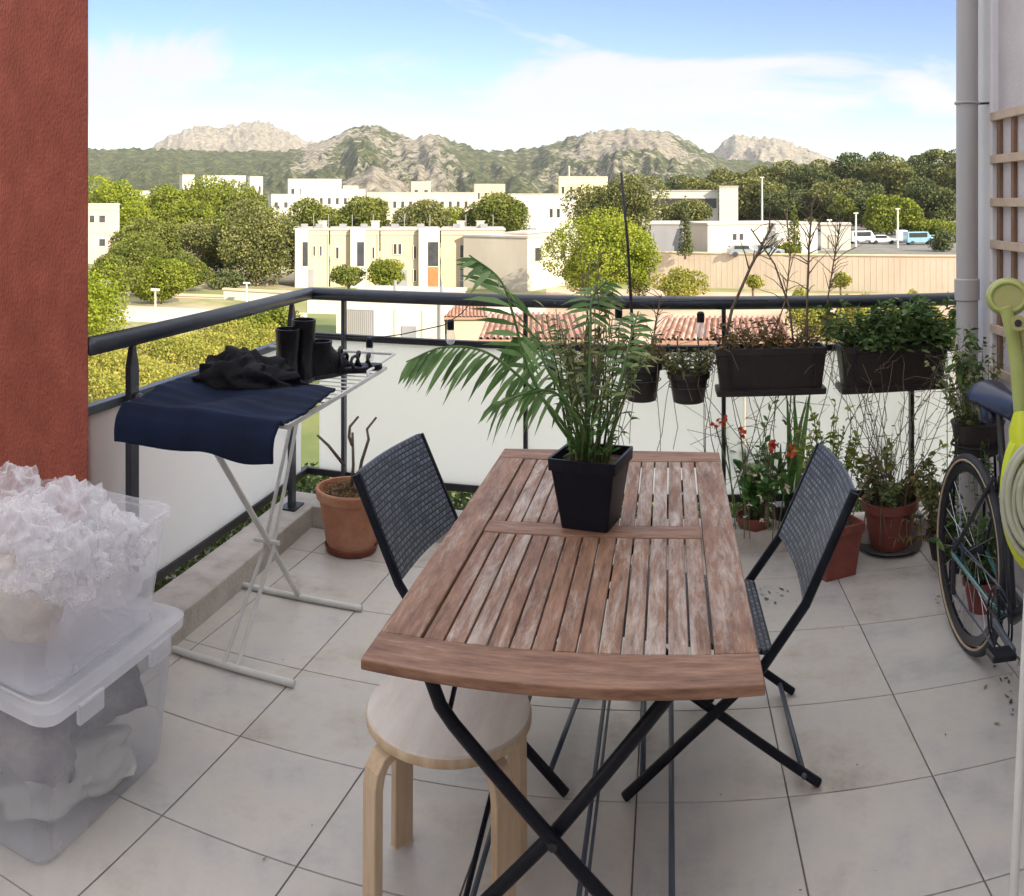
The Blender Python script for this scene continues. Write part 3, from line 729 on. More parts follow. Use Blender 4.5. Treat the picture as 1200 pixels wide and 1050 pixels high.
MB().ring_sq([(.0795, .0795, .152, .008), (.0795, .0795, .158, .008)], pc, rot_).build('soil', 'soil', t)
base = pc + Vector((-.01, .0, .155))
def frond(pts, leafl, nl, wid, seed, side_dirs, droop=.5, mat='leaf_palm'):
    """rachis through pts with leaflets to both sides"""
    random.seed(seed); m = MB()
    pts = [Vector(p) for p in pts]
    # catmull resample
    res = []
    ext = [pts[0] * 2 - pts[1]] + pts + [pts[-1] * 2 - pts[-2]]
    for i in range(1, len(ext) - 2):
        for k in range(8):
            u = k / 8; p0, p1, p2, p3 = ext[i - 1:i + 3]
            res.append(.5 * ((2 * p1) + (p2 - p0) * u + (2 * p0 - 5 * p1 + 4 * p2 - p3) * u * u + (3 * p1 - p0 - 3 * p2 + p3) * u ** 3))
    res.append(pts[-1]); n = len(res)
    m.tube(res, [.0042 * (1 - .75 * i / n) + .0008 for i in range(n)], 6)
    start = int(n * side_dirs[2])
    for s_, sd in ((0, side_dirs[0]), (1, side_dirs[1])):
        for k in range(nl):
            f = start + (n - 2 - start) * (k + .5 * s_) / nl; i = int(f); q = res[i].lerp(res[min(n - 1, i + 1)], f - i)
            tan = (res[min(n - 1, i + 1)] - res[max(0, i - 1)]).normalized()
            u = k / nl; le = leafl * (0.55 + 1.0 * math.sin(PI * min(1, u * .85 + .12))) / 1.45
            d = (Vector(sd).normalized() * (1 - .35 * u) + tan * (.35 + .55 * u)).normalized() + rv() * .10
            m.leaf(q, d, le * rnd(.85, 1.12), wid * rnd(.8, 1.15), tan.cross(d) + rv() * .3, droop * rnd(.5, 1.2))
    return m.build('frond', mat, t)
# screen right / up / towards the camera at the plant
RX = Vector((math.cos(-az(640)), math.sin(-az(640)), 0)); TO = Vector((-math.sin(az(640)), -math.cos(az(640)), 0)); UP = Vector((0, 0, 1))
frond([base, R(655, 490, 2.2), R(618, 450, 2.17), R(570, 413, 2.12), R(520, 407, 2.06), R(476, 424, 2.02)], .104, 14, .015, 11, (tuple(-UP * 1.0 - RX * .25 + TO * .2), tuple(-UP * .8 - RX * .1 - TO * .7), .34), .35)
frond([base, R(650, 490, 2.24), R(618, 430, 2.24), R(603, 375, 2.22), R(586, 328, 2.2), R(550, 299, 2.18)], .112, 13, .015, 12, (tuple(-RX * 1 - UP * .05 + TO * .2), tuple(RX * .6 - UP * .9 + TO * .2), .40), .25)
frond([base, R(668, 480, 2.25), R(640, 430, 2.28), R(628, 400, 2.3), R(600, 395, 2.28)], .12, 12, .016, 13, (tuple(-UP - RX * .4), tuple(RX * .5 - UP * .5 - TO * .4), .4), .5)
frond([base, R(690, 460, 2.27), R(692, 390, 2.3), R(694, 350, 2.32), R(712, 328, 2.35)], .075, 9, .012, 14, (tuple(-RX - UP * .5), tuple(RX * .8 - UP * .6), .55), .5)
frond([base, R(682, 500, 2.25), R(650, 460, 2.2), R(612, 462, 2.12), R(575, 478, 2.05)], .09, 9, .013, 15, (tuple(-UP - RX * .3), tuple(UP * .2 - RX * .6 + TO * .6), .45), .6)
frond([base, R(720, 470, 2.28), R(738, 400, 2.32), R(748, 365, 2.36)], .07, 10, .012, 16, (tuple(-RX - UP * .2), tuple(RX - UP * .2), .5), .5)
so, lo = stems_plant(t, base, 28, .38, .15, .0032, .038, .0078, 'leaf_bamboo', 'stem_green', leaves=20, seed=21, zone=(.38, 1.05), base_r=.06, lean=(.0, .0), droop=.5)
so, lo = stems_plant(t, base, 9, .52, .12, .0024, .040, .008, 'leaf_olive', 'stem_brown', leaves=18, seed=22, zone=(.45, 1.0), base_r=.05, droop=.6)
so, lo = stems_plant(t, base, 8, .20, .10, .002, .035, .007, 'leaf_fresh', 'stem_green', leaves=14, seed=23, zone=(.2, 1.0), base_r=.06, droop=.5)

# ================================================================== TERRACOTTA POT WITH BARE STEMS (by the kerb)
c = P(409, 647, 0) + Vector((0, .03, 0))
t = wthing('terracotta_pot', 'large orange terracotta pot with bare cut stems on a dark saucer beside the kerb', 'potted plant', c)
MB().lathe([(.10, 0), (.112, .004), (.122, .030), (.116, .032), (.104, .012), (.001, .012)], c, 40).build('saucer', 'terracotta_dark', t, smooth='auto')
MB().lathe([(.001, .014), (.105, .014), (.115, .05), (.146, .238), (.158, .240), (.162, .278), (.158, .285), (.147, .283), (.143, .248), (.001, .248)], c, 48).build('pot', 'terracotta', t, smooth='auto')
MB().grid(lambda u, v: c + Vector(((2 * u - 1) * .095, (2 * v - 1) * .095, .262 + .018 * noise.noise(Vector((u * 6, v * 6, 3))))), 12, 12).build('soil', 'soil', t)
rs = np.random.RandomState(9); n = 900; an = rs.uniform(0, 2 * PI, n); rr = .128 * np.sqrt(rs.uniform(0, 1, n))
quads('dry_mulch', np.stack([rr * np.cos(an), rr * np.sin(an), rs.uniform(.25, .29, n)], 1), .010, 'dry', t, 4, aspect=.3)
m = MB()
def twigs(m, specs, r0=.006):
    for sp in specs:
        pts = [Vector(p) for p in sp]
        n = len(pts); m.tube(pts, [r0 * (1 - .5 * i / n) for i in range(n)], 7)
rz = 4.07
twigs(m, [[R(412, 570, rz), R(414, 545, rz), R(413, 507, rz)], [R(418, 570, rz), R(424, 540, rz), R(432, 515, rz - .02), R(430, 503, rz), R(441, 489, rz)],
          [R(413, 522, rz), R(409, 512, rz), R(410, 500, rz), R(420, 488, rz)], [R(404, 546, rz + .03), R(385, 522, rz + .03), R(372, 510, rz)]], .0085)
m.build('stem', 'twig', t, smooth=True)

# ================================================================== DRYING RACK
t = wthing('drying_rack', 'white folding clothes drying rack standing along the left railing', 'drying rack', (-1.36, 2.97, 0))
A0, A1, B0, B1, ZR = -1.60, -1.03, 2.38, 3.34, .925
m = MB(); m.tube([(A0, B0, ZR), (A1, B0, ZR), (A1, B1, ZR), (A0, B1, ZR)], .008, 10, closed=True); m.build('top_frame', 'white_metal', t, smooth=True)
m = MB()
for k in range(14):
    b = B0 + (B1 - B0) * (k + 1) / 15; m.tube([(A0, b, ZR + .002), (A1, b, ZR + .002)], .0025, 6)
m.build('wires', 'white_metal', t)
m = MB(); m.tube([(A1, B0 + .75, ZR), (A1 - .01, B0 + .77, ZR + .022), (A1 - .01, B1 + .16, ZR + .03), (A0, B1 + .16, ZR + .03)], .006, 8); m.build('wing_frame', 'white_metal', t, smooth=True)
fb = [((-1.60, 2.692, .012), (-1.134, 2.675, .012)), ((-1.635, 3.277, .012), (-1.101, 3.262, .012))]
for p, q in fb: MB().tube([p, q], .012, 12).build('foot_bar', 'white_metal', t, smooth='auto')
MB().tube([(-1.37, 3.27, .02), (-1.365, 2.98, .33), (-1.36, 2.42, .915)], .011, 12).build('leg', 'white_metal', t, smooth='auto')
MB().tube([(-1.395, 2.685, .02), (-1.385, 2.98, .30), (-1.375, 3.335, .915)], .007, 12).build('leg', 'white_metal', t, smooth='auto')
MB().tube([(-1.345, 2.685, .02), (-1.35, 2.98, .30), (-1.355, 3.335, .915)], .007, 12).build('leg', 'white_metal', t, smooth='auto')
MB().tube([(-1.42, 2.975, .335), (-1.32, 2.975, .335)], .009, 8).build('hinge', 'white_metal', t)
# navy mat on the rack
def mat_f(u, v):
    x = -1.575 + .54 * u + .012 * math.sin(v * 5)
    L_ = v * .60
    if L_ < .43: y = 2.79 - L_; z = ZR + .020 + .008 * math.sin(u * 9 + v * 4) + .010 * math.sin(v * 7)
    else:
        k = (L_ - .43) / .17; y = 2.36 - .045 * math.sin(min(1, k * 1.3) * PI / 2); z = ZR + .018 - .112 * k ** 1.25
    return Vector((x, y + .02 * math.sin(u * 3), z + .006 * math.sin(u * 14) * v + .010 * noise.noise(Vector((u * 4, v * 6, 1))) - .004 * abs(math.sin(L_ * PI / .064))))
m = MB().grid(mat_f, 60, 70)
o = solo(m, 'towel', 'navy_cloth', 'dark navy blue towel laid over the near end of the white drying rack', 'towel', (-1.3, 2.5, ZR), smooth=True)
sm = o.modifiers.new('thick', 'SOLIDIFY'); sm.thickness = .008
# black items
def blob(name, c, rx, ry, rz, amp, fr, seed, mat, label=None, cat=None, parent=None, group=None, flat=True):
    m = MB(); nu, nv = 40, 22; c = Vector(c)
    def f(u, v):
        th = 2 * PI * u; ph = PI * (v - .5)
        d = Vector((math.cos(th) * math.cos(ph), math.sin(th) * math.cos(ph), math.sin(ph)))
        k = 1 + amp * noise.fractal(d * fr + Vector((seed, 0, 0)), .9, 2.0, 4)
        q = Vector((d.x * rx * k, d.y * ry * k, d.z * rz * k))
        if flat and q.z < -rz * .35: q.z = -rz * .35
        return c + q
    m.grid(f, nu, nv)
    if parent is not None: return m.build(name, mat, parent, smooth=True)
    return solo(m, name, mat, label, cat, c, group, smooth=True)
c = R(290, 437, 3.05); c.z = ZR + .035
blob('black_garment', (c.x, c.y, ZR + .040), .165, .12, .085, .42, 2.6, 3, 'black_cloth', 'crumpled black garment heaped on the drying rack beside the tall black boots', 'clothing')
def boot(px, r_, h, label, an):
    b = R(px, 440, r_); b.z = ZR + .008
    t = wthing('ankle_boot', label, 'boot', b, group='black boots on the drying rack')
    cs, sn = math.cos(an), math.sin(an); m = MB()
    secs = []   # shaft rings then foot
    vs = []; n = 16
    prof = [(0.0, .10, .040, .030), (.0, .10, .042, .03), (.035, .075, .045, .030), (.07, .03, .045, .034), (.10, .005, .041, .037), (h * .75, 0, .041, .038), (h, 0, .044, .041)]
    rings = [(.006, .045, .125, .042), (.03, .045, .125, .042), (.055, .035, .105, .040), (.085, .012, .070, .038), (.115, 0, .050, .040), (h * .7, 0, .050, .041), (h, 0, .054, .045), (h, 0, .048, .039), (h * .8, 0, .045, .036)]
    for z, off, rx, ry in rings:
        for k in range(n):
            a_ = 2 * PI * k / n; x = off + rx * math.cos(a_); y = ry * math.sin(a_)
            vs.append(b + Vector((x * cs - y * sn, x * sn + y * cs, z)))
    fs = [tuple(range(n - 1, -1, -1))]
    for i in range(len(rings) - 1):
        for k in range(n): k2 = (k + 1) % n; fs.append((i * n + k, i * n + k2, (i + 1) * n + k2, (i + 1) * n + k))
    fs.append(tuple(range((len(rings) - 1) * n, len(rings) * n)))
    m.add(vs, fs).build('upper', 'black_leather', t, smooth='auto')
    m = MB(); poly = []
    for k in range(20):
        a_ = 2 * PI * k / 20; x = .045 + .130 * math.cos(a_); y = .045 * math.sin(a_); poly.append((b.x + x * cs - y * sn, b.y + x * sn + y * cs))
    m.prism(poly, b.z - .004, b.z + .010).build('sole', 'rail_dark', t)
    return t
boot(337, 3.20, .190, 'tall black leather boot standing on the drying rack, left of the pair', 2.2)
boot(356, 3.26, .215, 'tall black leather boot standing on the drying rack, right of the pair', 2.0)
boot(374, 3.30, .130, 'shorter black ankle boot standing right of the tall boots on the rack', 1.2)
for k, (px, py, an, lb) in enumerate(((397, 437, .3, 'black strappy sandal at the right end of the drying rack, nearer the boots'), (414, 434, .6, 'black strappy sandal lying outermost at the right end of the drying rack'))):
    b = R(px, py, 3.36 + .03 * k); b.z = ZR + .012
    t = wthing('sandal', lb, 'sandal', b, group='sandals on the drying rack')
    cs, sn = math.cos(an), math.sin(an)
    poly = []
    for q in range(20):
        a_ = 2 * PI * q / 20; x = .115 * math.cos(a_); y = (.038 + .008 * math.cos(a_)) * math.sin(a_); poly.append((b.x + x * cs - y * sn, b.y + x * sn + y * cs))
    MB().prism(poly, b.z, b.z + .022).build('sole', 'black_leather', t, bevel=.004)
    for x0, hh in ((.06, .045), (.02, .055), (-.05, .075)):
        m = MB(); pts = []
        for q in range(9):
            a_ = PI * q / 8; x = x0 + .012 * math.sin(a_ * 2); y = .04 * math.cos(a_); z = .015 + hh * math.sin(a_)
            pts.append(b + Vector((x * cs - y * sn, x * sn + y * cs, z)))
        m.tube(pts, .006, 6).build('strap', 'black_leather', t, smooth=True)
c = R(359, 458, 3.0); c.z = ZR + .020
blob('yellow_cloth', c, .022, .03, .018, .4, 2, 8, 'yellow_soft', 'small yellow cloth scrap lying on the rack before the black boots', 'cloth')

# ================================================================== STORAGE BOXES
def bin_box(name, label, z0, h, a0, a1, b0, b1, flare, mat):
    cx, cy = (a0 + a1) / 2, (b0 + b1) / 2; hx, hy = (a1 - a0) / 2, (b1 - b0) / 2
    t = wthing(name, label, 'storage box', (cx, cy, z0), group='clear plastic storage boxes')
    m = MB(); cr = .045
    secs = [(hx - flare, hy - flare, .0, cr), (hx - flare * .9, hy - flare * .9, .012, cr), (hx - flare * .35, hy - flare * .35, h * .72, cr), (hx - .012, hy - .012, h - .04, cr), (hx - .010, hy - .010, h - .018, cr),
            (hx + .004, hy + .004, h - .016, cr), (hx + .006, hy + .006, h, cr), (hx - .008, hy - .008, h, cr), (hx - .014, hy - .014, h - .02, cr), (hx - flare * .35 - .004, hy - flare * .35 - .004, h * .72, cr), (hx - flare - .0, hy - flare, .008, cr)]
    m.ring_sq(secs, (cx, cy, z0)); m.build('tub', mat, t, smooth='auto')
    return t, cx, cy, hx, hy
tb, cx, cy, hx, hy = bin_box('storage_box', 'lower clear plastic box with lid holding grey clothes and white cloth', 0.004, .375, -1.75, -1.29, 1.60, 2.22, .038, 'box_plastic')
m = MB().ring_sq([(hx + .016, hy + .016, .372, .05), (hx + .018, hy + .018, .400, .05), (hx + .002, hy + .002, .404, .045), (hx - .02, hy - .02, .404, .04), (hx - .028, hy - .028, .392, .04)], (cx, cy, 0))
m.build('lid', 'lid_plastic', tb, smooth='auto')
m = MB()
for k in range(3): m.ring_sq([(hx - .05 - .035 * k, hy - .05 - .035 * k, .392, .04), (hx - .053 - .035 * k, hy - .053 - .035 * k, .400, .04), (hx - .062 - .035 * k, hy - .062 - .035 * k, .400, .04), (hx - .065 - .035 * k, hy - .065 - .035 * k, .392, .04)], (cx, cy, 0))
m.build('lid_ribs', 'lid_plastic', tb, smooth='auto')
for k in (-1, 1): MB().box((cx + hx + .012, cy + k * .16 - .05, .335), (cx + hx + .026, cy + k * .16 + .05, .385)).build('latch', 'lid_plastic', tb, bevel=.004)
def soft(px_, py_, zc_, rx, ry, rz, seed, mat, name, label, cat):
    return blob(name, (px_, py_, zc_), rx, ry, rz, .35, 1.8, seed, mat, label, cat)
soft(cx, cy + .12, .225, .165, .17, .125, 5, 'cloth_grey', 'folded_clothes', 'dark grey clothes seen through the far half of the lower plastic box', 'clothing')
soft(cx - .01, cy - .13, .20, .165, .14, .125, 7, 'cloth_grey', 'folded_clothes', 'grey clothes seen through the near half of the lower plastic box', 'clothing')
soft(cx + .02, cy, .078, .165, .235, .085, 9, 'paper', 'white_linen', 'white linen lying at the bottom of the lower plastic box', 'linen')
MB().box((cx - .11, cy - hy - .004, .16), (cx - .0, cy - hy + .001, .27)).build('sticker', 'paper', tb)
tt, cx2, cy2, hx2, hy2 = bin_box('storage_box', 'upper open clear plastic box stuffed with crumpled plastic bags', .407, .305, -1.75, -1.295, 1.585, 2.19, .042, 'box_plastic')
soft(cx2 - .03, cy2 - .14, .525, .15, .12, .115, 15, 'cloth_tan', 'beige_cloth', 'beige cloth bundle inside the upper plastic box, near end', 'cloth')
soft(cx2 + .01, cy2 + .12, .52, .155, .15, .105, 17, 'bag_plastic', 'plastic_bag', 'milky plastic bag bundle filling the far end of the upper box', 'plastic bag')
def crumple(c, rx, ry, rz, seed, label, mat='bag_plastic'):
    m = MB(); nu, nv = 90, 50; c = Vector(c)
    def f(u, v):
        th = 2 * PI * (u if u < 1 else 0); ph = PI * (v - .5)
        d = Vector((math.cos(th) * math.cos(ph), math.sin(th) * math.cos(ph), math.sin(ph)))
        fold = abs(noise.noise(Vector((d.x * 2.6, d.y * 2.6, d.z * .8 + seed)))) + .12 * abs(noise.noise(Vector((d.x * 6.0, d.y * 6.0, d.z * 2.0 + seed))))
        k = 1.22 + .22 * noise.noise(d * 1.3 + Vector((seed, 1, 0))) - .72 * fold - .40 * abs(noise.noise(d * 3.4 + Vector((seed, 7, 0)))) - .10 * abs(noise.noise(d * 7.5 + Vector((3, seed, 0))))
        if d.z > .62: k += .8 * (d.z - .62) * (.5 + noise.noise(Vector((d.x * 5, d.y * 5, seed))))
        return c + Vector((d.x * rx * k, d.y * ry * k, d.z * rz * k))
    m.grid(f, nu, nv)
    return solo(m, 'plastic_bag', mat, label, 'plastic bag', c, 'crumpled plastic bags in the upper box', smooth=True)
crumple(R(72, 620, 2.22), .135, .13, .095, 3, 'bluish white crumpled plastic bag rising highest in the middle of the upper box')
crumple(R(20, 640, 2.02), .115, .115, .085, 8, 'beige tinted crumpled plastic bag at the near left of the upper box')
crumple(R(16, 600, 2.3), .12, .10, .095, 12, 'pale crumpled plastic bag at the back left against the red wall')
crumple(R(125, 634, 2.36), .12, .12, .07, 18, 'low clear crumpled plastic bag at the far right end of the upper box')
crumple(R(75, 660, 2.12), .10, .12, .08, 22, 'limp milky plastic bag lying low in the near right of the upper box')

# ================================================================== HANGING PLANTERS
def planter_box(px0, px1, label, fol, seed, nst, hgt, leaf, bushy=0):
    r_ = 4.0; z0, z1 = .735, .930
    p0 = R(px0, 420, r_); p1 = R(px1, 420, r_)
    a0, a1 = p0.x, p1.x; ac = (a0 + a1) / 2; b0 = backb(ac) - .20; b1 = backb(ac) - .045; bc = (b0 + b1) / 2
    # recompute ends for that depth
    a0 = bc * math.tan(az(px0)); a1 = bc * math.tan(az(px1)); ac = (a0 + a1) / 2
    t = wthing('window_box', label, 'planter', (ac, bc, z0), group='planters hung on the back railing')
    hx, hy = (a1 - a0) / 2, (b1 - b0) / 2
    m = MB().ring_sq([(hx - .022, hy - .02, 0, .012), (hx - .004, hy - .004, z1 - z0 - .03, .012), (hx, hy, z1 - z0 - .028, .012), (hx, hy, z1 - z0, .012), (hx - .01, hy - .01, z1 - z0, .012), (hx - .014, hy - .014, z1 - z0 - .03, .012)], (ac, bc, z0))
    m.build('box', 'brown_plastic', t, smooth='auto')
    MB().ring_sq([(hx - .012, hy - .008, -.014, .012), (hx - .004, hy + .0, -.012, .012), (hx - .002, hy + .002, .012, .012), (hx - .006, hy - .002, .014, .012)], (ac, bc, z0)).build('drip_tray', 'brown_plastic', t, smooth='auto')
    for x in (a0 + .06, a1 - .06):
        m = MB(); m.tube([(x, bc - hy - .006, z0 + .03), (x, bc - hy - .006, z1 - .02), (x, bc - hy - .004, z1 + .008), (x, backb(x) + .02, ZM + .05), (x, backb(x) + .05, ZM + .02)], .004, 6)
        m.build('hook', 'rail_dark', t)
    MB().ring_sq([(hx - .013, hy - .013, z1 - z0 - .035, .01), (hx - .013, hy - .013, z1 - z0 - .018, .01)], (ac, bc, z0)).build('soil', 'soil', t)
    random.seed(seed)
    ms, ml = MB(), MB()
    for i in range(nst):
        p = Vector((rnd(a0 + .03, a1 - .03), bc + rnd(-hy, hy) * .7, z1 - .02))
        hh = hgt * rnd(.3, 1.1); e = p + Vector((rnd(-.12, .12) * (1 + bushy), rnd(-.06, .08), hh)); mid = p.lerp(e, .5) + Vector((rnd(-.03, .03), rnd(-.03, .03), 0))
        pts = [p, p.lerp(mid, .6), mid, mid.lerp(e, .5) + Vector((rnd(-.01, .01), 0, .01)), e]
        ms.tube(pts, [.0022, .002, .0017, .0014, .0008], 5)
        for k in range(leaf):
            u = rnd(.15, 1); f = u * 4; j = min(3, int(f)); q = pts[j].lerp(pts[j + 1], f - j)
            d = rv(); d.z = abs(d.z) * .6
            ml.leaf(q, d, rnd(.018, .045) * (1 + .4 * bushy), rnd(.006, .012) * (1 + .4 * bushy), rv(), rnd(0, .5))
    # trailing bits at the sides
    for i in range(10):
        x = random.choice((a0, a1)) + rnd(-.02, .05); p = Vector((x, bc + rnd(-hy, 0), z1)); e = p + Vector((rnd(-.06, .06), rnd(-.08, 0), -rnd(.04, .18)))
        ms.tube([p, p.lerp(e, .4) + Vector((0, -.03, .03)), e], .0013, 5)
    ms.build('stem', 'twig' if not bushy else 'stem_green', t); ml.build('foliage', fol, t)
    return t
planter_box(838, 966, 'long brown window box with dry grassy plants, left of the leafy box', 'dry_leaf', 31, 70, .14, 10)
planter_box(982, 1106, 'long brown window box overflowing with dark green leaves beside the downpipe', 'leaf_dark', 32, 110, .20, 16, 1)
t = bpy.data.objects.get('window_box.001')
random.seed(77); ml = MB()
b0_ = 3.93
for i in range(1500):
    px = random.gauss(1068, 30); px = min(1112, max(1012, px)); top = 398 - 50 * math.exp(-((px - 1075) / 28) ** 2)
    q = R(px, rnd(top, 412), b0_ / math.cos(az(px)) + rnd(-.12, .12)); d = rv(); d.z = abs(d.z)
    ml.leaf(q, d, rnd(.022, .05), rnd(.010, .018), rv(), .3)
ml.build('leaf_mass', 'leaf_dark', t)
def round_pot(px, wpx, label, pot_mat, fol, seed, ytop=420, ybot=470, nst=40, hgt=.12, leaf=12):
    r_ = 4.02; c = R(px, ybot, r_); z0 = c.z; z1 = zat(ytop, r_); rad = wpx * r_ / F / 2
    t = wthing('hanging_pot', label, 'planter', c, group='round pots hung on the back railing')
    h = z1 - z0
    MB().lathe([(rad * .62, 0), (rad * .72, .004), (rad * .90, h * .8), (rad, h * .82), (rad, h), (rad * .93, h), (rad * .88, h * .85), (.001, h * .85)], c, 32).build('pot', pot_mat, t, smooth='auto')
    m = MB(); zz = z1 - h * .45
    m.tube([Vector((c.x + rad * .93 * math.cos(k * PI / 10), c.y + rad * .93 * math.sin(k * PI / 10), zz)) for k in range(20)], .003, 5, closed=True)
    for s_ in (-.5, .5): m.tube([(c.x + rad * s_, c.y - rad * .8, zz), (c.x + rad * s_, c.y - rad * .3, z1 + .02), (c.x + rad * s_, backb(c.x) + .02, ZM + .06), (c.x + rad * s_, backb(c.x) + .05, ZM + .02)], .003, 5)
    m.build('holder', 'rail_dark', t)
    random.seed(seed); ms, ml = MB(), MB()
    for i in range(nst):
        a_ = rnd(0, 2 * PI); p = Vector((c.x + rad * .7 * math.cos(a_), c.y + rad * .7 * math.sin(a_), z1 - h * .12)); e = p + Vector((math.cos(a_) * rnd(0, .12), math.sin(a_) * rnd(0, .1), hgt * rnd(.3, 1.1)))
        pts = [p, p.lerp(e, .5) + Vector((0, 0, .02)), e]; ms.tube(pts, [.002, .0015, .0008], 5)
        for k in range(leaf):
            u = rnd(.2, 1); q = pts[0].lerp(pts[1], u * 2) if u < .5 else pts[1].lerp(pts[2], u * 2 - 1); d = rv(); d.z = d.z * .5 + .2
            ml.leaf(q, d, rnd(.015, .04), rnd(.005, .011), rv(), rnd(0, .6))
    for i in range(5):
        p = Vector((c.x + rnd(-rad, rad), c.y - rad * .8, z1)); e = p + Vector((rnd(-.08, .08), -.02, -rnd(.1, .45)))
        ms.tube([p, p.lerp(e, .3) + Vector((rnd(-.03, .03), -.04, .02)), p.lerp(e, .7) + Vector((rnd(-.04, .04), 0, 0)), e], .0016, 5)
    ms.build('stem', 'twig', t); ml.build('foliage', fol, t)
    return t
round_pot(683, 46, 'greyish hanging pot seen through the palm leaves above the table', 'grey_plastic', 'dry_leaf', 41, 428, 468)
round_pot(752, 48, 'dark round hanging pot with reddish dry plant, left of the brown one', 'brown_plastic', 'dry_leaf', 42, 424, 469, hgt=.16)
round_pot(807, 50, 'dark brown round hanging pot with olive shrubby herb beside the long box', 'brown_plastic', 'leaf_olive', 43, 436, 471, nst=60, hgt=.13)

# ================================================================== FLOOR POTS ALONG THE BACK
def floor_pot(px, pyb, wpx, hpx, label, mat, saucer=None, square=False):
    c = P(px, pyb, 0); rr0 = math.hypot(c.x, c.y); rad = wpx * rr0 / F / 2
    d = Vector((c.x, c.y, 0)).normalized(); c = c + d * rad * .8; rr0 = math.hypot(c.x, c.y); rad = wpx * rr0 / F / 2; h = hpx * rr0 / F * .93
    t = wthing('floor_pot', label, 'potted plant', c, group='flower pots along the back kerb')
    z = 0
    if saucer: MB().lathe([(rad * .85, 0), (rad * 1.12, .02), (rad * 1.10, .026), (rad * .9, .012), (.001, .012)], c, 36).build('saucer', saucer, t, smooth='auto'); z = .014
    if square: MB().ring_sq([(rad * .72, rad * .72, z, .01), (rad * .92, rad * .92, h * .84, .01), (rad, rad, h * .85, .01), (rad, rad, h, .01), (rad * .92, rad * .92, h, .01), (rad * .88, rad * .88, h * .88, .01)], c, .35).build('pot', mat, t, smooth='auto')
    else: MB().lathe([(.001, z), (rad * .66, z), (rad * .9, h * .8), (rad, h * .82), (rad, h), (rad * .92, h), (rad * .88, h * .86), (.001, h * .86)], c, 40).build('pot', mat, t, smooth='auto')
    MB().lathe([(.001, h * .9), (rad * .86, h * .89), (rad * .86, h * .86)], c, 24).build('soil', 'soil', t)
    return t, Vector((c.x, c.y, h * .88)), rad
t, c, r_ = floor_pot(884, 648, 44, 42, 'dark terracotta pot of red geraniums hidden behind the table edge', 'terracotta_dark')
stems_plant(t, c, 18, .32, .17, .004, .05, .03, 'leaf_fresh', 'stem_green', leaves=26, seed=51, zone=(.3, 1.0), base_r=r_ * .7, lean=(.03, -.02), droop=.2, up=.5)
stems_plant(t, c, 5, .55, .12, .003, .04, .02, 'leaf_fresh', 'stem_brown', leaves=10, seed=52, zone=(.4, 1.0), base_r=r_ * .7, lean=(-.06, 0), droop=.2, up=.5)
m = MB(); random.seed(5)
for px, py, n in ((905, 523, 26), (930, 529, 26), (868, 505, 10), (848, 495, 14), (838, 498, 10), (880, 560, 8)):
    m = MB(); q = R(px, py, 3.95)
    for i in range(n):
        d = rv(); m.leaf(q + rv() * rnd(.005, .024), d, .022, .018, rv(), .1)
    m.build('flower_head', 'petal_red', t)
for i in range(26):
    m = MB(); q = R(rnd(862, 945), rnd(548, 612), 3.9 + rnd(-.1, .1))
    for k in range(4): m.leaf(q, rv(), .016, .009, rv(), .1)
    m.build('pale_flower', 'petal_cream', t)
m = MB()
for px, py, qx in ((905, 523, 900), (930, 529, 912), (848, 495, 862), (868, 505, 875), (838, 498, 868)):
    m.tube([R(px, py, 3.95), R((px + qx) / 2, (py + 600) / 2, 3.93), R(qx, 620, 3.95)], .003, 6)
m.build('flower_stems', 'stem_green', t)

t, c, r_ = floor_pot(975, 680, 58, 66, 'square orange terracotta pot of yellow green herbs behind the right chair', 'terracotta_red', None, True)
stems_plant(t, c, 20, .50, .14, .003, .032, .014, 'leaf_lime', 'stem_green', leaves=26, seed=53, zone=(.35, 1.0), base_r=r_ * .7, droop=.3, up=.4)
stems_plant(t, c, 7, .42, .22, .003, .028, .012, 'leaf_olive', 'stem_brown', leaves=16, seed=54, zone=(.35, 1.0), base_r=r_ * .7, droop=.3, up=.4)
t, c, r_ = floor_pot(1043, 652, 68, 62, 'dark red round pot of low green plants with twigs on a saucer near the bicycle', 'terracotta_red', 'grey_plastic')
stems_plant(t, c, 26, .19, .15, .003, .034, .014, 'leaf_bamboo', 'stem_green', leaves=26, seed=55, zone=(.2, 1.0), base_r=r_ * .8, droop=.3, up=.4)
stems_plant(t, c, 9, .20, .16, .003, .03, .014, 'dry_leaf', 'stem_brown', leaves=16, seed=56, zone=(.3, 1.0), base_r=r_ * .8, droop=.2, up=.4)
stems_plant(t, c, 26, .62, .24, .0022, .02, .008, 'dry_leaf', 'twig', leaves=3, seed=57, zone=(.5, 1.0), base_r=r_ * .7, droop=.3, up=.2, wob=.16)
stems_plant(t, c, 5, .30, .22, .003, .05, .026, 'leaf_lime', 'stem_green', leaves=12, seed=58, zone=(.5, 1.0), base_r=r_ * .7, lean=(.05, 0), droop=.2, up=.5)
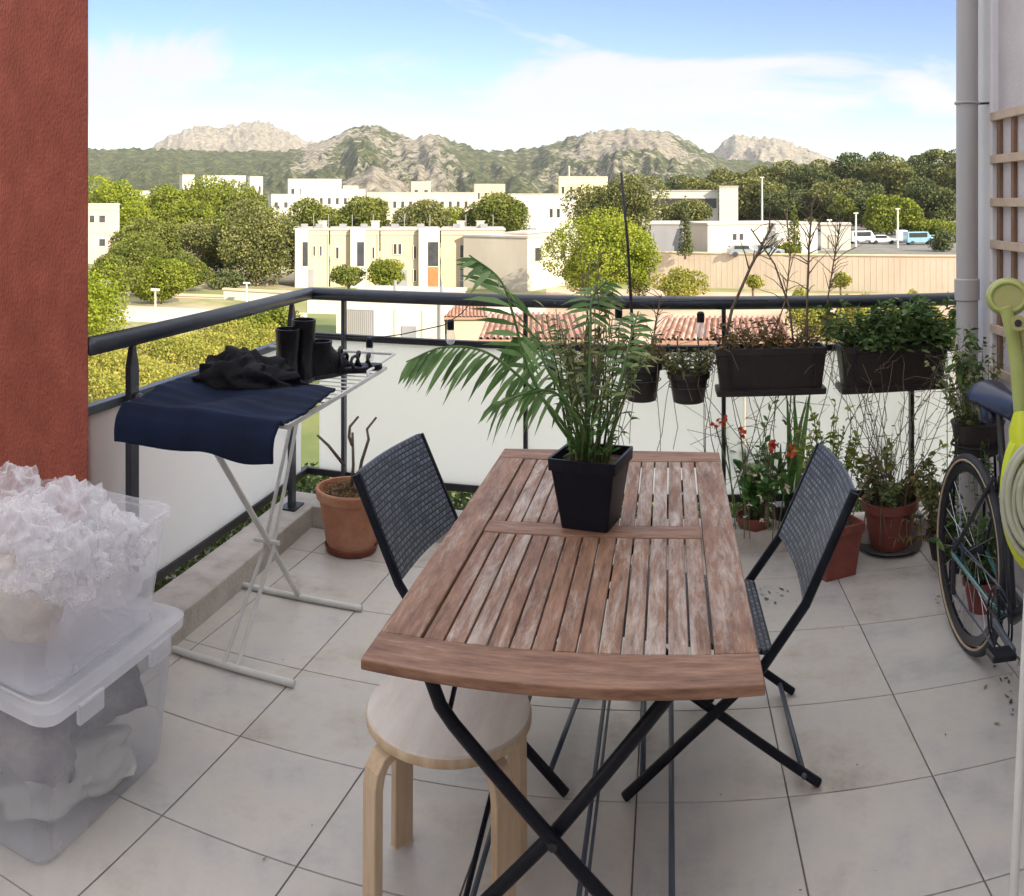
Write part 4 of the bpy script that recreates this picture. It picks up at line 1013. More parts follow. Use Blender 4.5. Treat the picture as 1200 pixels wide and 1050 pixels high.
# tall blade leaves
c = P(930, 642, 0) + Vector((0, .12, 0))
t = wthing('iris_plant', 'tall upright blade leaves growing in a dark pot behind the red flowers', 'potted plant', c)
MB().lathe([(.001, 0), (.065, 0), (.085, .15), (.09, .17), (.08, .17), (.001, .15)], c, 28).build('pot', 'brown_plastic', t, smooth='auto')
ml = MB()
for (x0, x1, yt) in ((926, 922, 462), (932, 930, 455), (938, 946, 465), (934, 951, 450), (928, 915, 520), (930, 940, 500), (935, 957, 520)):
    p = c + Vector((rnd(-.04, .04), rnd(-.03, .03), .15)); e = R(x1, yt, 4.0); mid = p.lerp(e, .6) + Vector((rnd(-.02, .02), 0, 0))
    side = Vector((1, 0, 0)); ws = (.008, .017, .013, .002); pts = [p, p.lerp(mid, .6), mid, e]; vs = []
    for q, w_ in zip(pts, ws): vs += [q - side * w_, q + side * w_ + Vector((0, .006, 0))]
    ml.add(vs, [(0, 1, 3, 2), (2, 3, 5, 4), (4, 5, 7, 6)])
ml.build('leaf_blades', 'leaf_fresh', t)
m = MB().tube([c + Vector((0, 0, .15)), R(925, 500, 4.0), R(928, 440, 4.0), R(921, 427, 4.0), R(912, 425, 4.0)], .003, 6); m.build('stem', 'stem_green', t)

# wall planter beside the downpipe and pot behind the wheel
c = R(1146, 530, 3.55)
t = wthing('trailing_planter', 'dark pot of small leaved trailing plant on a thin stand at the downpipe', 'potted plant', (c.x, c.y, 0))
zp = c.z
MB().lathe([(.001, zp), (.085, zp), (.105, zp + .11), (.11, zp + .125), (.10, zp + .125), (.001, zp + .11)], (c.x, c.y, 0), 28).build('pot', 'brown_plastic', t, smooth='auto')
for k in range(3):
    a_ = 2 * PI * k / 3 + .4
    MB().tube([(c.x + .12 * math.cos(a_), c.y + .12 * math.sin(a_), 0), (c.x + .09 * math.cos(a_), c.y + .09 * math.sin(a_), zp + .04)], .006, 8).build('leg', 'dark_metal', t)
MB().tube([(c.x + .104 * math.cos(k * PI / 10), c.y + .104 * math.sin(k * PI / 10), zp + .04) for k in range(20)], .005, 6, closed=True).build('ring', 'dark_metal', t)
cc = Vector((c.x, c.y, zp + .11))
stems_plant(t, cc, 30, .34, .14, .0022, .024, .014, 'leaf_olive', 'stem_green', leaves=24, seed=61, zone=(.1, 1.0), base_r=.09, lean=(-.03, 0), droop=.4, up=.2)
stems_plant(t, cc, 6, .42, .06, .0022, .045, .02, 'leaf_dark', 'stem_green', leaves=14, seed=62, zone=(.5, 1.0), base_r=.05, lean=(-.06, 0), droop=.6, up=.1)
stems_plant(t, cc, 22, -.30, .12, .0018, .02, .010, 'leaf_dark', 'stem_brown', leaves=14, seed=63, zone=(.1, 1.0), base_r=.10, droop=.3, up=.0)
t, c, r_ = floor_pot(1150, 722, 44, 40, 'small red terracotta pot of weedy green leaves behind the bicycle wheel', 'terracotta_red')
stems_plant(t, c, 30, .30, .15, .0025, .04, .018, 'leaf_dark', 'stem_green', leaves=22, seed=64, zone=(.1, 1.0), base_r=r_ * .8, droop=.4, up=.3)
t, c, r_ = floor_pot(1105, 660, 40, 34, 'brown pot of straggling weeds between the red pot and the bicycle wheel', 'brown_plastic')
stems_plant(t, c, 34, .34, .16, .0022, .034, .014, 'leaf_olive', 'stem_brown', leaves=22, seed=65, zone=(.1, 1.0), base_r=r_ * .8, droop=.5, up=.1)
stems_plant(t, c, 14, .12, .22, .0022, .022, .008, 'dry_leaf', 'stem_brown', leaves=22, seed=66, zone=(.2, 1.0), base_r=r_ * .8, lean=(-.06, -.12), droop=1.0, up=-.3)
c = P(1188, 850, 0)
t = wthing('floor_weeds', 'low weedy potted plant under the front of the bicycle by the wall', 'potted plant', (1.28, 2.30, 0))
c = Vector((1.28, 2.30, 0))
MB().lathe([(.001, 0), (.07, 0), (.09, .12), (.095, .135), (.085, .135), (.001, .12)], c, 28).build('pot', 'brown_plastic', t, smooth='auto')
stems_plant(t, c + Vector((0, 0, .12)), 26, .14, .22, .0022, .034, .014, 'leaf_olive', 'stem_brown', leaves=20, seed=67, zone=(.2, 1.0), base_r=.07, lean=(-.05, 0), droop=.9, up=.0)

# fallen leaves
m = MB(); random.seed(8)
for i in range(80):
    if i >= 46: q = Vector((rnd(-1.5, 1.3), rnd(1.0, 4.0), .003))
    elif i < 22: q = P(rnd(868, 925), rnd(688, 706), .003)
    elif i < 34: q = P(rnd(1085, 1140), rnd(690, 720), .003)
    else: q = P(rnd(1150, 1190), rnd(770, 850), .003)
    q.z = .0035; sz_ = rnd(.4, 1.1) * (.5 if i >= 46 else 1); m.leaf(q, Vector((rnd(-1, 1), rnd(-1, 1), 0.05)), .022 * sz_, .010 * sz_, Vector((0, 0, 1)), -.1)
tag(m.build('fallen_leaves', 'leaf_olive'), kind='stuff')

# stakes and dry stalks standing in the railing planters
def stalk(name, pts, r0, mat, label, cat, grp=None, side=0, seed=1):
    random.seed(seed); m = MB(); m.tube(pts, [r0 * (1 - .4 * i / len(pts)) for i in range(len(pts))], 7)
    for k in range(side):
        i = random.randint(len(pts) // 2, len(pts) - 1); q = pts[i].lerp(pts[i - 1], rnd(0, 1)); d = Vector((rnd(-1, 1), rnd(-.4, .4), rnd(.2, 1))).normalized() * rnd(.05, .16)
        m.tube([q, q + d * .5 + Vector((0, 0, .01)), q + d], [r0 * .5, r0 * .35, r0 * .2], 5)
    return solo(m, name, mat, label, cat, pts[0], grp, smooth=True)
g_ = 'dry stalks rising above the back railing'
stalk('garden_stake', [R(742, 440, 4.06), R(741, 380, 4.06), R(736, 290, 4.05), R(728, 202, 4.02)], .0085, 'rail_dark', 'thin black garden stake rising high behind the palm above the railing', 'stake', None)
stalk('dry_stalk', [R(845, 420, 4.0), R(858, 362, 4.0), R(880, 312, 3.98), R(906, 262, 3.96)], .008, 'twig', 'thick dry stalk leaning right above the railing over the long window box', 'dry stalk', g_, 6, 2)
stalk('dry_stalk', [R(932, 420, 4.0), R(925, 360, 4.0), R(908, 310, 3.98), R(880, 268, 3.96)], .005, 'twig', 'thin branching dry stalk leaning left above the railing, crossing the thick one', 'dry stalk', g_, 14, 3)
stalk('dry_stalk', [R(945, 415, 4.0), R(946, 350, 4.0), R(948, 290, 4.0), R(952, 238, 3.98)], .006, 'twig', 'straight dry stalk rising above the railing right of the crossing ones', 'dry stalk', g_, 22, 4)
stalk('dry_stalk', [R(968, 415, 4.0), R(970, 350, 4.0), R(978, 300, 4.0), R(985, 262, 3.98)], .004, 'twig', 'slender feathery dry stalk nearest the leafy window box above the railing', 'dry stalk', g_, 30, 5)
stalk('dry_stalk', [R(900, 415, 4.0), R(921, 350, 4.0), R(926, 300, 4.0), R(922, 250, 3.98)], .0035, 'dry', 'pale thin dry stalk rising above the railing from the long window box middle', 'dry stalk', g_, 24, 6)
stalk('dry_stalk', [R(688, 440, 4.05), R(690, 380, 4.05), R(682, 320, 4.0)], .004, 'twig', 'short brown dry stalk behind the palm leaves at the grey pot', 'dry stalk', g_, 16, 7)
stalk('dry_stalk', [R(762, 430, 4.05), R(768, 380, 4.05), R(775, 345, 4.0)], .004, 'twig', 'short reddish dry stalk at the round hanging pot right of the stake', 'dry stalk', g_, 18, 8)
# bare tangled climbing twigs in front of the panels
t = wthing('bare_climber', 'tangle of thin bare brown twigs growing up before the white panels on the right', 'climbing plant', (.75, 3.9, 0))
random.seed(12); m = MB()
for k in range(34):
    px = rnd(835, 1108); p = R(px, rnd(590, 640), 3.95); p.z = max(.02, p.z); pts = [p]; x = px; y = 600.0
    dx = rnd(-14, 14)
    for j in range(8):
        y -= rnd(18, 30); dx += rnd(-9, 9); x += dx * .6
        if y < 405: break
        x = min(1110, max(825, x)); q = R(x, y, 4.0 + rnd(-.05, .04)); pts.append(q)
        if random.random() < .6:
            m.tube([q, R(x + rnd(-20, 20), y - rnd(-8, 22), 4.0), R(x + rnd(-38, 38), y - rnd(-10, 34), 4.0)], .0012, 4)
    m.tube(pts, [.0026 * (1 - .5 * i / len(pts)) for i in range(len(pts))], 5)
m.build('twigs', 'twig', t)

# string lights
t = wthing('string_lights', 'dark cable of outdoor string lights looped between the two back rails', 'string lights', R(440, 395, 4.25))
r0 = 4.2
cab = [R(352, 392, 4.4), R(395, 395, 4.33), R(430, 397, 4.28), R(470, 392, 4.22), R(520, 381, 4.15), R(540, 368, 4.12), R(556, 350, 4.12), R(640, 350, 4.08), R(730, 354, 4.04), R(822, 352, 4.0), R(900, 352, 4.02)]
m = MB(); m.tube(cab, .0028, 6); m.build('cable', 'rail_dark', t, smooth=True)
for q, (px, py, rr1) in enumerate(((528, 380, 4.14), (433, 401, 4.27), (725, 366, 4.0), (821, 371, 3.98))):
    p = R(px, py, rr1)
    so = MB().lathe([(.001, .022), (.010, .022), (.017, .015), (.017, -.025), (.001, -.025)], p, 14).build('bulb_socket', 'black_plastic', t, smooth='auto')
    MB().lathe([(.014, -.025), (.022, -.05), (.024, -.07), (.015, -.09), (.001, -.095)], p, 16).build('bulb', 'bulb_glass', so, smooth=True)

# ================================================================== BICYCLE
BA = 1.075; RW = .335
hub = Vector((BA, 2.985, RW)); bbk = Vector((BA, 2.575, .275)); fh = Vector((BA, 1.99, RW))
t = wthing('bicycle', 'dark green and black road bicycle leaning along the right wall', 'bicycle', (BA, 2.5, 0))
t.rotation_euler = (0, math.radians(3.5), 0)
def wheel(c, nm):
    m = MB(); m.tube([c + Vector((0, RW * .962 * math.cos(k * PI / 24), RW * .962 * math.sin(k * PI / 24))) for k in range(48)], .0145, 10, closed=True)
    w_ = m.build('wheel', 'tyre', t, smooth=True)
    for s_ in (-1, 1):
        MB().tube([c + Vector((s_ * .010, (RW - .021) * math.cos(k * PI / 24), (RW - .021) * math.sin(k * PI / 24))) for k in range(48)], .005, 6, closed=True).build('tan_sidewall', 'tan_wall', w_, smooth=True)
    m = MB()
    for (ra, rb, hw_) in ((RW - .032, RW - .062, .011),):
        n = 48; vs = []
        for k in range(n):
            a_ = 2 * PI * k / n
            for (r_, x_) in ((ra, -hw_), (ra, hw_), (rb, hw_ * .5), (rb, -hw_ * .5)): vs.append(c + Vector((x_, r_ * math.cos(a_), r_ * math.sin(a_))))
        fs = []
        for k in range(n):
            k2 = (k + 1) % n
            for j in range(4): j2 = (j + 1) % 4; fs.append((k * 4 + j, k * 4 + j2, k2 * 4 + j2, k2 * 4 + j))
        m.add(vs, fs)
    m.build('rim', 'bike_black', w_, smooth='auto')
    m = MB()
    for k in range(24):
        a_ = 2 * PI * k / 24; s_ = 1 if k % 2 else -1; a2 = a_ + .35 * (1 if (k // 2) % 2 else -1)
        m.tube([c + Vector((s_ * .025, .02 * math.cos(a2), .02 * math.sin(a2))), c + Vector((0, (RW - .055) * math.cos(a_), (RW - .055) * math.sin(a_)))], .0012, 4)
    m.build('spokes', 'alloy', w_)
    MB().tube([c + Vector((-.05, 0, 0)), c + Vector((.05, 0, 0))], .016, 12).build('hub', 'bike_black', w_, smooth='auto')
    return w_
wr = wheel(hub, 'rear'); wheel(fh, 'front')
st = Vector((BA, 2.735, .76)); hd = Vector((BA, 2.155, .74)); hb = Vector((BA, 2.12, .62))
m = MB(); m.tube([bbk, hb], .019, 12); m.tube([bbk, st], .015, 12); m.tube([st + Vector((0, .01, -.03)), hd], .014, 12); m.tube([hd + Vector((0, .005, .03)), hb + Vector((0, -.01, -.03))], .018, 12)
fr = m.build('frame', 'bike_black', t, smooth='auto')
for s_ in (-1, 1):
    MB().tube([bbk + Vector((s_ * .018, .03, 0)), bbk + Vector((s_ * .034, .12, .01)), hub + Vector((s_ * .062, -.01, 0))], [.010, .010, .008], 10).build('chainstay', 'bike_paint', t, smooth='auto')
    MB().tube([st + Vector((s_ * .012, .03, -.10)), hub + Vector((s_ * .06, -.01, .01))], [.008, .007], 10).build('seatstay', 'bike_black', t, smooth='auto')
    MB().tube([hb + Vector((s_ * .03, -.01, -.04)), fh + Vector((s_ * .05, 0, 0))], [.012, .008], 10).build('fork_blade', 'bike_paint', t, smooth='auto')
MB().tube([st + Vector((0, -.01, -.04)), st + Vector((0, .045, .13))], .012, 12).build('seatpost', 'bike_black', t)
m = MB(); sz = st + Vector((0, .02, .15))
def saddle(u, v):
    y = .13 - .27 * v; wv = .056 * (1 - v) ** 1.4 + .016
    a_ = PI * u; x = -math.cos(a_) * wv; z = .028 * math.sin(a_) ** .6 + .012 * (1 - v) - (.03 * abs(math.cos(a_)) ** 3)
    return sz + Vector((x, y, z))
m.grid(saddle, 14, 14); so = m.build('saddle', 'bike_blue', t, smooth=True); sm = so.modifiers.new('thick', 'SOLIDIFY'); sm.thickness = .012
blob('saddle_bag', sz + Vector((0, .10, -.065)), .038, .05, .05, .1, 1, 3, 'bike_blue', parent=t)
MB().box(tuple(sz + Vector((-.035, .165, -.02))), tuple(sz + Vector((.03, .185, .03)))).build('rear_light', 'blue_grey_plastic', t, bevel=.006)
m = MB(); xc = BA - .045
for rad_, th in ((.098, .004), (.075, .003)):
    m.tube([Vector((xc, bbk.y + rad_ * math.cos(k * PI / 20), bbk.z + rad_ * math.sin(k * PI / 20))) for k in range(40)], th, 6, closed=True)
for k in range(5):
    a_ = 2 * PI * k / 5; m.tube([(xc, bbk.y, bbk.z), (xc, bbk.y + .09 * math.cos(a_), bbk.z + .09 * math.sin(a_))], .006, 6)
m.build('chainring', 'bike_black', t, smooth='auto')
ca = math.radians(-6)
cr = MB().bar((xc - .018, bbk.y, bbk.z), (xc - .022, bbk.y - .17 * math.cos(ca), bbk.z + .17 * math.sin(ca)), .014, .024).build('crank_arm', 'grey_metal', t, bevel=.004)
MB().box((xc - .10, bbk.y - .17 * math.cos(ca) - .03, bbk.z + .17 * math.sin(ca) - .01), (xc - .025, bbk.y - .17 * math.cos(ca) + .03, bbk.z + .17 * math.sin(ca) + .01)).build('pedal', 'bike_black', cr, bevel=.004)
MB().bar((BA + .06, bbk.y, bbk.z), (BA + .062, bbk.y + .17 * math.cos(ca), bbk.z - .17 * math.sin(ca)), .014, .024).build('crank_arm', 'grey_metal', t, bevel=.004)
m = MB()
for k, rad_ in enumerate((.050, .045, .039, .033, .027)):
    x_ = BA - .045 + .005 * k; m.tube([Vector((x_, hub.y + rad_ * math.cos(q * PI / 12), hub.z + rad_ * math.sin(q * PI / 12))) for q in range(24)], .0022, 5, closed=True)
m.build('cassette', 'grey_metal', t)
m = MB(); m.tube([(xc, bbk.y, bbk.z + .098), (xc, hub.y, hub.z + .045)], .0035, 5); m.tube([(xc, bbk.y, bbk.z - .098), (xc, hub.y - .02, hub.z - .14), (xc, hub.y + .02, hub.z - .12), (xc, hub.y + .03, hub.z - .06)], .0035, 5); m.build('chain', 'grey_metal', t)
m = MB(); m.tube([(xc - .01, hub.y, hub.z - .03), (xc - .01, hub.y - .01, hub.z - .14)], .010, 8); m.tube([(xc - .012, hub.y + .005, hub.z - .06), (xc + .01, hub.y + .005, hub.z - .06)], .018, 12); m.build('derailleur', 'bike_black', t, smooth='auto')
MB().tube([(xc - .02, hub.y, hub.z), (xc + .02, hub.y, hub.z)], .006, 10).build('axle_nut', 'alloy', t)
hbz = hd + Vector((0, -.09, .06))
m = MB(); m.tube([hd, hbz], .013, 10)
for s_ in (-1, 1): m.tube([hbz, hbz + Vector((s_ * .20, 0, 0)), hbz + Vector((s_ * .205, -.05, -.005)), hbz + Vector((s_ * .205, -.085, -.05)), hbz + Vector((s_ * .205, -.04, -.12)), hbz + Vector((s_ * .205, .03, -.125))], .013, 10)
m.build('handlebar', 'bike_black', t, smooth='auto')

# ================================================================== LIME HOSE REEL + TUBE at the right edge
hr = 2.25
q = R(1192, 420, hr)
t = wthing('hose_reel', 'lime yellow garden hose reel with pale coiled hose and tall olive tube, before the bicycle', 'hose reel', (q.x, q.y, 0))
# upright tube with round head and knob
MB().tube([R(1196, 492, hr), R(1192, 430, hr), R(1185, 385, hr), R(1178, 360, hr)], [.016, .018, .017, .016], 14).build('tube', 'olive_green', t, smooth='auto')
MB().tube([R(1204, 495, hr + .03), R(1201, 430, hr + .03), R(1196, 385, hr + .02)], [.013, .014, .013], 12).build('tube', 'olive_plastic', t, smooth='auto')
hc = R(1181, 348, hr + .03); m = MB()
dirv = Vector((-math.sin(az(1181)), -math.cos(az(1181)), .1)).normalized(); s1, s2 = orth(dirv)
rings = []
prof = [(.0, .052), (.012, .058), (.028, .055), (.046, .042), (.058, .020), (.062, .001)]
n = 28; vs = []
for d_, r_ in prof:
    for k in range(n):
        a_ = 2 * PI * k / n; vs.append(hc - dirv * d_ + s1 * math.cos(a_) * r_ + s2 * math.sin(a_) * r_ * .85)
fs = [tuple(range(n - 1, -1, -1))] + [(i * n + k, i * n + (k + 1) % n, (i + 1) * n + (k + 1) % n, (i + 1) * n + k) for i in range(len(prof) - 1) for k in range(n)]
m.add(vs, fs).build('round_head', 'olive_plastic', t, smooth='auto')
m = MB().tube([hc + dirv * .002 + s1 * math.cos(k * PI / 14) * .045 + s2 * math.sin(k * PI / 14) * .038 for k in range(28)], .006, 8, closed=True).build('head_rim', 'olive_green', t, smooth=True)
kc = R(1193, 378, hr - .02)
kb = MB().tube([kc, kc + dirv * .04], .019, 18).build('knob', 'olive_plastic', t, smooth='auto')
MB().tube([kc + dirv * .0405, kc + dirv * .043], .009, 14).build('knob_hole', 'rail_dark', kb)
# lime casing (a flattened drum) and hose loops
cc = R(1222, 578, hr); s1 = Vector((math.cos(-az(1222)), math.sin(-az(1222)), 0)); dd = Vector((-math.sin(az(1222)), -math.cos(az(1222)), 0))
def ell(c, rx, rz, d_, n=40): return [c + s1 * math.cos(2 * PI * k / n) * rx + Vector((0, 0, 1)) * math.sin(2 * PI * k / n) * rz + dd * d_ for k in range(n)]
m = MB(); vs = []
secs = [(.86, -.05), (1.0, -.035), (1.0, .02), (.9, .035), (.4, .04)]
for k_, d_ in secs: vs += ell(cc, .108 * k_, .205 * k_, d_)
n = 40; fs = [tuple(range(n - 1, -1, -1)), tuple(range((len(secs) - 1) * n, len(secs) * n))] + [(i * n + k, i * n + (k + 1) % n, (i + 1) * n + (k + 1) % n, (i + 1) * n + k) for i in range(len(secs) - 1) for k in range(n)]
m.add(vs, fs).build('casing', 'lime_plastic', t, smooth='auto')
for k, (rx, rz, d_) in enumerate(((.098, .150, .045), (.086, .132, .055), (.072, .112, .050), (.058, .092, .058), (.044, .074, .054))):
    MB().tube(ell(cc + Vector((0, 0, -.005 + .01 * (k % 2))), rx, rz, d_), .0085, 10, closed=True).build('hose_loop', 'hose_grey', t, smooth=True)
MB().tube([R(1203, 520, hr), R(1198, 500, hr), R(1197, 480, hr)], [.045, .035, .018], 16).build('neck', 'lime_plastic', t, smooth='auto')
m = MB().tube([Vector((cc.x + .06, cc.y, cc.z - .15)), Vector((cc.x + .12, cc.y - .05, .012))], .012, 12); m.build('stand', 'dark_metal', t, smooth='auto')
m = MB().box((cc.x + .06, cc.y - .13, .0), (cc.x + .18, cc.y + .03, .012)); m.build('base', 'dark_metal', t, bevel=.004)
# white pole leaning at the bottom right
p0 = R(1188, 1050, 1.62); p1 = R(1199, 820, 1.66)
d = (p1 - p0); p_low = p0 - d * (p0.z / d.z); p_up = p1 + d * .9
solo(MB().tube([p_low, p_up], .0085, 14), 'white_pole', 'white_metal', 'thin white pole standing at the bottom right corner of the balcony', 'pole', p_low, smooth='auto')

exec_outside = True
# ================================================================== OUTSIDE
rs0 = np.random.RandomState(11)
# ground sheet
m = MB(); n = 96; radii = [0, 6, 20, 50, 90, 140, 220, 350, 600, 1000, 2000, 3400, 4900]
vs = [(0, 0, GZ)]
for r in radii[1:]:
    for k in range(n): a_ = 2 * PI * k / n; vs.append((r * math.sin(a_), r * math.cos(a_), GZ))
fs = [(0, 1 + (k + 1) % n, 1 + k) for k in range(n)]
for i in range(len(radii) - 2):
    for k in range(n): a, b = 1 + i * n + k, 1 + i * n + (k + 1) % n; fs.append((a, b, b + n, a + n))
m.add(vs, fs); struct(m, 'ground', 'ground')

# hills
def ridge(prof, px):
    xs = [p[0] for p in prof]; ys = [p[1] for p in prof]; return np.interp(px, xs, ys)
def hill(name, prof, dist, depth, px0, px1, seed, rockf, nx=420, ny=46, base=GZ, yb=236):
    me = bpy.data.meshes.new(name); V = []; rk = []
    for j in range(ny + 1):
        v = j / ny
        for i in range(nx + 1):
            px = px0 + (px1 - px0) * i / nx; t_ = az(px)
            r = dist - depth * (1 - v) if v <= 1 else dist
            top = zat(ridge(prof, px), dist)
            shape = v ** 1.35
            # gullies and spurs
            f1 = noise.fractal(Vector((px * .030 + v * .9, v * 2.2, seed)), .85, 2.1, 8)
            rg = noise.ridged_multi_fractal(Vector((px * .018 + v * .5, v * 1.5, seed + 9)), .9, 2.2, 7, 1.0, 2.0)
            f3 = noise.fractal(Vector((px * .16, v * 9, seed + 4)), .7, 2.0, 4)
            k = 4 * v * (1 - v)
            h = (top - base) * (shape + k * (.12 * f1 + .15 * (rg - 1.2) + .035 * f3))
            if v > .85: h += (top - base) * (v - .85) / .15 * (.030 * f1 + .045 * f3)
            z = base + max(h, 0)
            x_ = r * math.sin(t_); y_ = r * math.cos(t_); V.append((x_, y_, z)); rk.append(rockf(px, v, f1))
    # back slope
    for i in range(nx + 1):
        px = px0 + (px1 - px0) * i / nx; t_ = az(px); r = dist + depth * .6; V.append((r * math.sin(t_), r * math.cos(t_), base)); rk.append(0)
    Fc = [(j * (nx + 1) + i, j * (nx + 1) + i + 1, (j + 1) * (nx + 1) + i + 1, (j + 1) * (nx + 1) + i) for j in range(ny + 1) for i in range(nx)]
    me.from_pydata(V, [], Fc); me.materials.append(M['hill'])
    at = me.attributes.new('rock', 'FLOAT', 'POINT'); at.data.foreach_set('value', np.array(rk, np.float32))
    for p in me.polygons: p.use_smooth = True
    o = bpy.data.objects.new(name, me); C.objects.link(o); tag(o, kind='structure'); return o
def gb(x, c, w): return math.exp(-((x - c) / w) ** 2)
profA = [(-100, 172), (40, 176), (103, 175), (150, 174), (250, 176), (335, 178), (362, 172), (378, 165), (395, 158), (412, 152), (430, 147), (447, 148), (460, 153), (474, 158), (486, 162), (498, 158), (512, 155), (524, 160), (540, 168), (560, 175), (578, 178), (600, 174), (625, 173), (645, 168), (665, 162), (685, 157), (705, 154), (740, 152), (770, 153), (790, 157), (805, 163), (820, 174), (840, 184), (900, 190), (1000, 195), (1300, 190)]
def rockA(px, v, f):
    k = -.05 + .12 * gb(px, 425, 60) * v + .20 * gb(px, 500, 42) * (v > .2) + .26 * gb(px, 750, 62) * (v > .62) + .16 * gb(px, 715, 80) * (v > .35) + .24 * gb(px, 370, 22) * (v > .55)
    if px < 340: k -= .10
    return k
hill('hills', profA, 2300, 1150, -120, 1320, 3.3, rockA, 640, 56)
profB = [(140, 200), (170, 176), (182, 169), (200, 158), (222, 152), (245, 149), (262, 149), (285, 143), (300, 141), (318, 145), (335, 153), (352, 161), (370, 168), (400, 200)]
hill('far_mountain', profB, 4200, 1500, 135, 410, 7.7, lambda px, v, f: .30, 200, 50)
profC = [(800, 210), (826, 186), (840, 174), (852, 163), (862, 158), (885, 159), (905, 161), (925, 165), (940, 172), (955, 178), (975, 186), (1010, 210)]
hill('far_headland', profC, 3800, 1300, 795, 1015, 12.1, lambda px, v, f: .30 if px < 940 else .2, 150, 40)
# quarry mound in front of the hills
profD = [(385, 236), (400, 214), (420, 205), (437, 194), (450, 201), (470, 212), (480, 222), (495, 236)]
hill('pale_mound', profD, 1250, 260, 385, 495, 2.1, lambda px, v, f: .33, 60, 24)

# ---- trees
TREES = []
def tree(name, label, px, ytop, width_px, r, mat, seed, shape='round', trunk_y=None, dens=1.0, grp='trees beyond the balcony', base_z=GZ, leaf=None, crown_bot=None):
    rs = np.random.RandomState(seed)
    ztop = zat(ytop, r); W = width_px * r / F; p = R(px, 300, r); base = Vector((p.x, p.y, base_z))
    Ht = ztop - base_z
    t = thing(name, label, 'tree', base, 0, grp)
    lob = []
    if crown_bot is not None: zb = zat(crown_bot, r) - base_z
    elif shape == 'umbrella': zb = Ht * .55
    elif shape == 'cypress': zb = Ht * .05
    else: zb = Ht * .22
    ch_ = Ht - zb; cz = (Ht + zb) / 2
    nl = {'round': 22, 'umbrella': 18, 'cypress': 9, 'bush': 14, 'pine': 30}[shape]
    for i in range(nl):
        if shape == 'cypress':
            u = i / (nl - 1); rr = W / 2 * (1 - u) ** .6 * .9 + .2; lob.append((rs.normal(0, W * .04), rs.normal(0, W * .04), zb + ch_ * u * .93, rr, rr, ch_ / nl * 1.1))
        else:
            d = rs.normal(size=3); d /= np.linalg.norm(d); k = rs.uniform(.40, .86) if shape != 'pine' else rs.uniform(.3, .88)
            s_ = rs.uniform(.15, .33) if shape != 'pine' else rs.uniform(.12, .27)
            fl = .8 if shape != 'pine' else .6
            cx_, cy_, cz_ = d[0] * W / 2 * k, d[1] * W / 2 * k, cz + d[2] * ch_ / 2 * k
            if shape == 'umbrella': cz_ = cz + abs(d[2]) * ch_ / 2 * k * .8
            lob.append((cx_, cy_, cz_, W * s_, W * s_, min(W * s_ * fl, ch_ * .35)))
    if shape in ('round', 'bush', 'umbrella'): lob.append((0, 0, cz, W * .33, W * .33, ch_ * .40))
    ls = leaf or max(.11, r * .00135)
    area = sum(l[3] * (l[4] + l[5]) * 6 for l in lob) * .5
    n = int(min(22000, max(500, area / (ls * ls * 1.2) * .95 * dens)))
    pts = lobes_points(lob, n, rs)
    pts = pts[pts[:, 2] > .15]
    quads('crown', pts, ls, mat, t, seed, flat=.5, aspect=.75)
    # trunk and limbs
    m = MB(); tr = max(.14, W * .028)
    if shape in ('cypress',): m.tube([(0, 0, -.3), (0, 0, Ht * .8)], [tr, tr * .3], 7)
    else:
        m.tube([(0, 0, -.3), (tr * .4, 0, zb * .5), (0, tr * .5, zb + ch_ * .2), (0, 0, zb + ch_ * .6)], [tr * 1.2, tr, tr * .8, tr * .3], 8)
        for k in range(min(6, nl)):
            l = lob[k]; z0 = zb * rs.uniform(.7, 1.0) + ch_ * .08
            m.tube([(0, 0, z0), (l[0] * .5, l[1] * .5, (z0 + l[2]) / 2 + .1), (l[0], l[1], l[2])], [tr * .5, tr * .35, tr * .15], 6)
    m.build('trunk', 'bark', t, smooth=True)
    return t
T = tree
# far left group
T('broadleaf_tree', 'yellow green tree at the far left edge beside the red wall, above the pink building', 128, 203, 62, 200, 'crown_lime', 101)
T('broadleaf_tree', 'bright green tallest tree of the left group behind the umbrella pine', 245, 210, 100, 190, 'crown_bright', 102)
T('broadleaf_tree', 'bright green tree just left of the tallest one in the left group', 196, 222, 70, 185, 'crown_bright', 103)
T('broadleaf_tree', 'small bright tree between the pink building and the left group', 163, 240, 50, 175, 'crown_lime', 104)
T('broadleaf_tree', 'olive tree behind the big dark pine, right of the tallest bright tree', 292, 226, 62, 180, 'crown_mid', 105)
T('broadleaf_tree', 'mid green round tree right of the pink building, above the clipped bushes', 168, 252, 62, 140, 'crown_mid', 106)
T('broadleaf_tree', 'pale green round tree left of the umbrella pine', 196, 262, 44, 132, 'crown_mid', 107)
T('umbrella_pine', 'flat topped umbrella pine with bare trunk in the left tree group', 231, 258, 60, 118, 'crown_pine', 108, 'umbrella', crown_bot=302)
T('pine_tree', 'large dark olive pine with visible trunk left of the cream houses', 300, 240, 96, 112, 'crown_pine', 109, 'round', crown_bot=332)
T('round_bush', 'rounded green bush at the left edge under the pink building', 130, 300, 62, 88, 'crown_mid', 110, 'bush', crown_bot=350, dens=1.3)
T('round_bush', 'rounded bush behind the left edge bush, upper one', 148, 278, 66, 104, 'crown_mid', 111, 'bush', crown_bot=335, dens=1.3)
T('round_bush', 'rounded yellow green bush in front of the umbrella pine trunk', 190, 302, 72, 92, 'crown_bright', 112, 'bush', crown_bot=352, dens=1.3)
T('round_bush', 'bright bush lowest at the left edge next to the red wall and handrail', 114, 328, 34, 70, 'crown_lime', 113, 'bush', crown_bot=395, dens=1.3)
